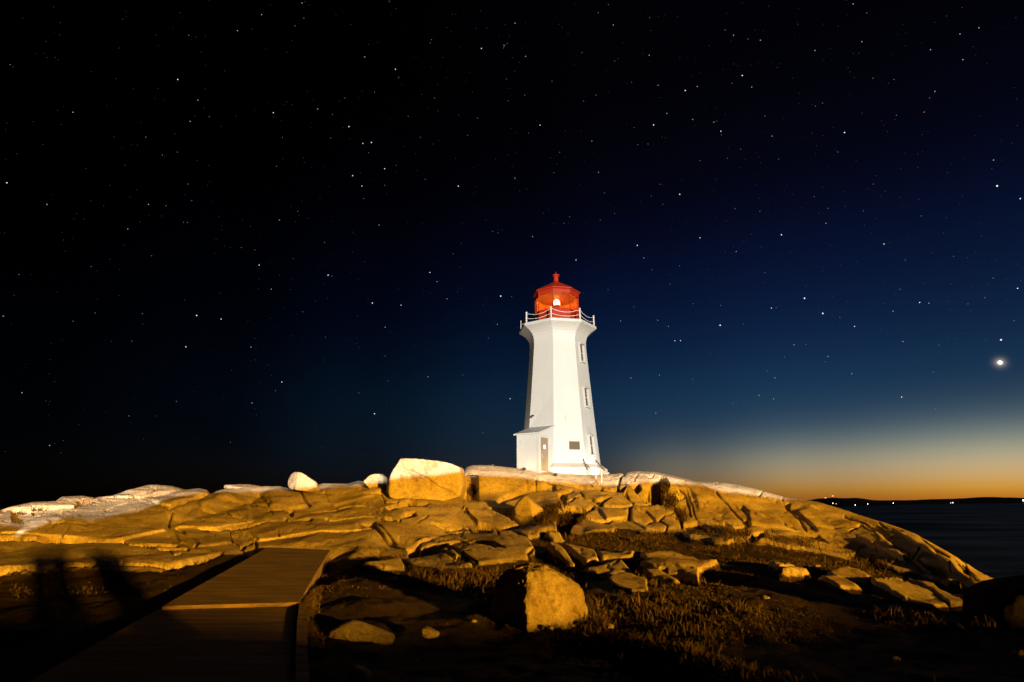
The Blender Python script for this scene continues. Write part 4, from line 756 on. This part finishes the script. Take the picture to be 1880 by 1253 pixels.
def star(px, py, s, mat=None, label=None, grp='stars in the night sky'):
    key = (s, mat.name if mat else smat(s).name)
    if key not in star_mesh:
        me = bpy.data.meshes.new("star"); r = srad(s); me.from_pydata([tuple(q*r) for q in VS], [], FS); me.materials.append(mat or smat(s)); star_mesh[key] = me
    o = bpy.data.objects.new("star", star_mesh[key]); C.objects.link(o); o.location = star_pos(px, py)
    tag(o, label or 'tiny white star in the dark night sky', 'star', grp); return o
seen = set(); uniq = []
for q in sorted(ST, key=lambda q: -q[2]):
    k = (round(q[0]/5), round(q[1]/5))
    if k in seen and q[2] > 1: continue
    seen.add(k); uniq.append(q)
SPECIAL = {(1281,318): 0}
ni = 0; rest = []
for px, py, s in uniq:
    if py > 560 and 945 < px < 1115 and py < 880: continue
    if ni < 292:
        if abs(px-254.4) < 2 and abs(py-330) < 3: star(px, py, 6, SM[4], 'bright orange star high at the left of the sky')
        elif abs(px-1697) < 3 and abs(py-206) < 3: star(px, py, 3, SM[5], 'small reddish star high at the right of the sky')
        elif abs(px-919) < 2 and abs(py-544) < 3: star(px, py, 6, None, 'bright white star level with and left of the red lantern')
        elif abs(px-1837.8) < 2 and abs(py-624) < 3: star(px, py, 6, None, 'bright white star right above the glowing planet')
        else: star(px, py, s)
        ni += 1
    else: rest.append((px, py, s))
for _ in range(750):
    rest.append((rng.uniform(-200, 2080), rng.uniform(-60, 840), 0))
sv = []; sf2 = []
for px, py, s in rest:
    p = star_pos(px, py); r = srad(s) if s else UNIT*rng.uniform(.22, .40); n0 = len(sv)
    sv += [tuple(Vector(q)*r+p) for q in VS]; sf2 += [tuple(i+n0 for i in f) for f in FS]
tag(mesh("faint_stars", sv, sf2, SM[0]), 'faint scattered stars filling the dark sky', 'stars', None, 'stuff')
vp = star_pos(1836, 666); me = bpy.data.meshes.new("planet"); V4, F4 = ico(3); me.from_pydata([tuple(q*UNIT*2.5) for q in V4], [], F4); me.materials.append(emis("planet_light", (1,.95,.85), 3, False))
o = bpy.data.objects.new("planet", me); C.objects.link(o); o.location = vp; tag(o, 'brilliant glowing planet low in the sky at the right edge', 'planet')

# ------------------------------------------------------------------ dry grass
def blades(name, pts, hmin, hmax, mats, label, seed):
    r = np.random.default_rng(seed); n = len(pts); p = np.array(pts)
    h = r.uniform(hmin, hmax, n)*p[:, 3]*np.clip(p[:, 1]/11, .5, 1); a = r.uniform(0, 2*np.pi, n); lean = r.uniform(.1, .8, n)*h; wd = r.uniform(.0035, .009, n)*(1+p[:, 1]/12)
    la = r.uniform(0, 2*np.pi, n); dx, dy = np.cos(a)*wd, np.sin(a)*wd; lx, ly = np.cos(la)*lean, np.sin(la)*lean
    b0 = p[:, :3]-[0,0,.03]
    v = np.stack([b0+np.stack([-dx,-dy,0*dx],1), b0+np.stack([dx,dy,0*dx],1), b0+np.stack([lx*.35+dx*.7, ly*.35+dy*.7, h*.6],1), b0+np.stack([lx*.35-dx*.7, ly*.35-dy*.7, h*.6],1), b0+np.stack([lx,ly,h*.92],1)], 1).reshape(-1, 3)
    me = bpy.data.meshes.new(name); i = np.arange(n)*5
    loops = np.stack([i,i+1,i+2,i+3,i+3,i+2,i+4],1).ravel(); me.vertices.add(n*5); me.vertices.foreach_set('co', v.ravel()); me.loops.add(len(loops)); me.loops.foreach_set('vertex_index', loops)
    ls = np.stack([np.arange(n)*7, np.arange(n)*7+4],1).ravel(); lt = np.tile([4,3], n); me.polygons.add(2*n); me.polygons.foreach_set('loop_start', ls); me.polygons.foreach_set('loop_total', lt)
    for q in mats: me.materials.append(q)
    me.polygons.foreach_set('material_index', np.repeat(r.integers(0, len(mats), n), 2).astype(np.int32)); me.update(calc_edges=True)
    o = bpy.data.objects.new(name, me); C.objects.link(o); tag(o, label, 'grass', None, 'stuff'); return o
GM = [simple("dry_grass_a", (.045,.025,.011), .85), simple("dry_grass_b", (.036,.021,.010), .9), simple("dry_grass_c", (.085,.05,.022), .85), simple("dry_grass_d", (.025,.018,.009), .9)]
# candidate vertices: turf of the survey grid, weighted by clumps
c0, c1 = np.searchsorted(pxs, [-50, 1930]); TI = turf[c0:c1]; XI, YI, ZI = X[c0:c1], Y[c0:c1], Z[c0:c1]; PYI, PXI = PY[c0:c1], PX[c0:c1]
dp_ = sdf(XI, YI, PATHXY)
cl = fbm(XI*.55, YI*.55, XI*0, 3, 90); cl2 = fbm(XI*2.2, YI*2.2, XI*0, 3, 91)
wgt = np.clip(TI-.4, 0, 1)*np.where((PXI > 610) & (PXI < 880) & (PYI > 1048) & (PYI < 1160), .35, 1)*np.where((PXI < 480) & (PXI < 480), .05, 1)*np.clip(.25+cl*1.3+cl2*.9, .12, 1.4)*(dp_ < -.06)
area = np.gradient(YI, axis=1)*-1*np.maximum(np.gradient(XI, axis=0), 0); wgt = wgt*np.clip(area, 0, None)**.55
flat = np.clip(wgt, 0, None).ravel(); cum = np.cumsum(flat); 
def pick(n, seed, w_):
    r = np.random.default_rng(seed); cu = np.cumsum(w_); k = np.searchsorted(cu, r.uniform(0, cu[-1], n)); k = np.clip(k, 0, len(w_)-1)
    j = np.stack([XI.ravel()[k]+r.normal(0, .03, n), YI.ravel()[k]+r.normal(0, .05, n), ZI.ravel()[k]], 1)
    return np.concatenate([j, (.6+.9*np.clip(cl.ravel()[k]+.4, 0, 1))[:, None]], 1)
blades("grass", pick(190000, 1, flat), .02, .075, GM, 'short dry grass and low plants covering the turf', 2)
wt2 = (np.where(PXI < 480, 0, 1)*np.clip(TI-.5, 0, 1)*np.clip(cl-.05, 0, 1)*np.clip(cl2, 0, 1)*(dp_ < -.15)).ravel()
blades("tall_grass", pick(3000, 5, wt2), .10, .24, [GM[0], GM[2], GM[1]], 'taller straw-coloured grass tufts in the turf', 6)
# tufts rooted in the clefts
tf = []
for (x, y, w_, n, hs) in [(1030,945,28,1500,3.2),(1052,950,18,900,3.0),(1000,958,20,700,2.2),(1218,900,10,700,3.2),(1232,925,12,500,2.6),(1252,948,10,300,2),(1385,988,20,600,2.6),(1345,990,25,500,2),(1455,998,50,900,1.8),(1000,1055,70,900,1.6),(860,1052,70,1300,1.7),(1180,985,60,700,1.6),
                          (865,905,6,300,2.4),(1300,975,40,700,1.6),(1600,1030,60,700,1.6),(560,1075,10,900,1.1),(552,1120,12,1300,.8),(575,1050,14,500,1.2),(1100,1150,90,2500,.9),(1250,1150,110,2600,1.0),(1060,1165,60,1200,.9)]:
    for _ in range(n):
        xx = x+random.gauss(0, w_*.5); yy = y+random.gauss(0, 5 if y < 1070 else 14); g = ground_at(xx, yy)
        i = int(np.clip(np.searchsorted(pxs, xx), 0, len(pxs)-1)); s = (yy-float(ysil(xx)))/(1253-float(ysil(xx))); j = int(np.clip(s*(NR-1), 0, NR-1))
        if sdf(np.array([X[i, j]]), np.array([Y[i, j]]), PATHXY)[0] > -.05: continue
        tf.append((X[i, j]+random.gauss(0, .02), Y[i, j]+random.gauss(0, .05), Z[i, j], hs*.9))
for _ in range(5200):
    u = random.random()**.8; yy = 1018+u*185; xx = (np.interp(yy, [1012,1055,1108,1112,1150,1200], [608,582,556,562,558,556])+abs(random.gauss(0, 1))*(4+u*13)); g = ground_at(xx, yy)
    i = int(np.clip(np.searchsorted(pxs, xx), 0, len(pxs)-1)); y0_ = float(ysil(xx)); j = int(np.clip((yy-y0_)/(1253-y0_)*(NR-1), 0, NR-1)); tf.append((X[i, j]+random.gauss(0, .02), Y[i, j]+random.gauss(0, .04), Z[i, j], .95))
blades("grass_tufts", tf, .05, .15, GM[:3], 'brown grass tufts rooted in the rock clefts and beside the boulder', 9)

# ------------------------------------------------------------------ what stands behind the photographer: lamps, added light blockers and onlookers
def lamp_post(name, loc, label, mat):
    e = empty(name, (loc[0], loc[1], -.1)); tag(e, label, 'street lamp'); h = loc[2]+.1
    MB().tube([(0,-1.2,0),(0,-1.2,h-.6),(0,-1.0,h+.25),(0,-.2,h+.42)], [.12,.09,.07,.05], 10).build("pole", M_metal, e)
    MB().box(-.28,.28,-.35,.35,h+.30,h+.42,.03).build("lamp_head", M_dark, e)
lamp_post("street_lamp", SOD, 'tall sodium street lamp behind the photographer', None)
lamp_post("street_lamp", WHT, 'low white area lamp on a post behind the photographer', None)
def light_blocker(name, y, prof, thick, label, mat, z0=-.3):
    v = []; n = len(prof)
    for yy, k in ((y-thick*.5, .55), (y-thick*.2, .97), (y, 1.0), (y+thick*.25, .9), (y+thick*.5, .4)):
        for x, z in prof: v.append((x, yy, z0 if k < .5 else z0+(z-z0)*k))
    f = [(r*n+i, r*n+i+1, (r+1)*n+i+1, (r+1)*n+i) for r in range(4) for i in range(n-1)]
    f += [tuple(r*n for r in range(5)), tuple(r*n+n-1 for r in range(4, -1, -1))]
    o = mesh(name, v, f, mat, None, False); tag(o, label, 'wall'); return o
# crest heights (above camera height) that the white beam just clears
def beam_z(tx, ty, tz, yy, Lp):
    t_ = (yy-Lp[1])/(ty-Lp[1]); return (Lp[0]+(tx-Lp[0])*t_, Lp[2]+(tz-Lp[2])*t_)
TG = [(-60,985,17),(0,962,21.5),(60,966,22),(140,948,24),(200,955,25),(270,936,26.5),(330,912,30),(385,901,31),(450,903,33),(530,898,32.5),(583,894,32.5),(640,892,33),(705,884,33),(740,876,32),(800,872,32),(850,864,32),(870,870,35.5),(950,874,35.5),(1010,882,35.5),(1060,886,35.3),(1140,890,35),(1200,884,36),
      (1300,889,36),(1335,901,36),(1400,907,35.8),(1440,913,35.5)]
pr = []
for x, y, Dd in TG:
    p = P(x, y, Dd); q = beam_z(p[0], p[1], p[2], -40., WHT); pr.append(q)
pr.sort(); pr = [(pr[0][0]-2.5, pr[0][1])]+pr+[(pr[-1][0]+.5, pr[-1][1]-.02), (pr[-1][0]+2.5, pr[-1][1]-.3)]
light_blocker("white_beam_blocker", -40., pr, .5, 'added uneven blocker for the white beam, unseen behind the photographer', M_rock)  # added out of view; its crest draws the lower edge of the white light
pr = []
for X_, Y_, h_ in [(-16,11.5,0),(-11,11.2,0),(-8,9.8,0),(-6,9.4,.0),(-4,9.2,0),(-2.5,8.5,0),(1,7.7,0),(3,7.4,0),(5,7.6,0),(8,8.2,.0),(12,8.8,.0),(16,9,0)]:
    pr.append(beam_z(X_, Y_, h_, -8., SOD))
pr.sort(); pr = [(pr[0][0]-3, pr[0][1]-.2)]+pr+[(pr[-1][0]+6, pr[-1][1])]
light_blocker("sodium_beam_blocker", -8., pr, .5, 'added low blocker for the sodium beam, unseen behind the photographer', M_rock)  # added out of view to keep sodium light off the near ground
def person(loc, label, hgt, pose):
    e = empty("person", loc); tag(e, label, 'person', 'onlookers behind the photographer')
    s = hgt/1.75
    J = {'pel':(0,0,.95,.15),'waist':(0,0,1.10,.14),'chest':(0,0,1.32,.17),'neck':(0,0,1.47,.062),'head':(0,-.01,1.60,.10),'top':(0,0,1.69,.075)}
    for sd_, nm in ((-1,'l'),(1,'r')):
        J['sh'+nm] = (sd_*.19,0,1.41,.07); J['el'+nm] = (sd_*.26,-.04,1.14,.047); J['wr'+nm] = ((sd_*.22,-.22,1.0,.034) if pose == 0 else (sd_*.08,-.26,1.40,.034)); J['ha'+nm] = (J['wr'+nm][0]*.95, J['wr'+nm][1]-.07, J['wr'+nm][2]-.02, .036)
        J['hi'+nm] = (sd_*.10,0,.88,.10); J['kn'+nm] = (sd_*.12,-.02,.50,.066); J['an'+nm] = (sd_*.13,.02,.09,.048); J['to'+nm] = (sd_*.15,-.16,.04,.042)
    ed = [('pel','waist'),('waist','chest'),('chest','neck'),('neck','head'),('head','top')]
    for nm in 'lr': ed += [('chest','sh'+nm),('sh'+nm,'el'+nm),('el'+nm,'wr'+nm),('wr'+nm,'ha'+nm),('pel','hi'+nm),('hi'+nm,'kn'+nm),('kn'+nm,'an'+nm),('an'+nm,'to'+nm)]
    ks = list(J); me = bpy.data.meshes.new("body"); me.from_pydata([tuple(c*s for c in J[k][:3]) for k in ks], [(ks.index(a), ks.index(b)) for a, b in ed], [])
    o = bpy.data.objects.new("body", me); C.objects.link(o); o.parent = e; me.materials.append(M_dark)
    o.modifiers.new('skin', 'SKIN')
    for i, k in enumerate(ks): me.skin_vertices[0].data[i].radius = (J[k][3]*s*(1.25 if k in ('chest',) else 1), J[k][3]*s)
    me.skin_vertices[0].data[0].use_root = True
    sb = o.modifiers.new('sub', 'SUBSURF'); sb.levels = 1; sb.render_levels = 2; e.rotation_euler = (0,0,math.pi)
def stand(px, py, yy, hgt):
    g = ground_at(px, py); q = beam_z(g[0], g[1], g[2], yy, SOD); return (q[0], yy, q[1]-hgt)
PE = [(70,968,-3.1,1.70,1,'onlooker furthest left behind the photographer, raising a camera'),(98,974,-2.8,1.74,0,'onlooker in dark clothes second from the left behind the photographer'),
      (148,966,-3.2,1.76,0,'onlooker in dark clothes, third from the left behind the photographer'),(170,970,-2.9,1.70,0,'onlooker in dark clothes nearest the path behind the photographer')]
for px, py, yy, hg, po, lb in PE:
    l_ = stand(px, py, yy, hg); person((l_[0], l_[1], float(np.clip(l_[2], -.3, .55))), lb, hg, po)
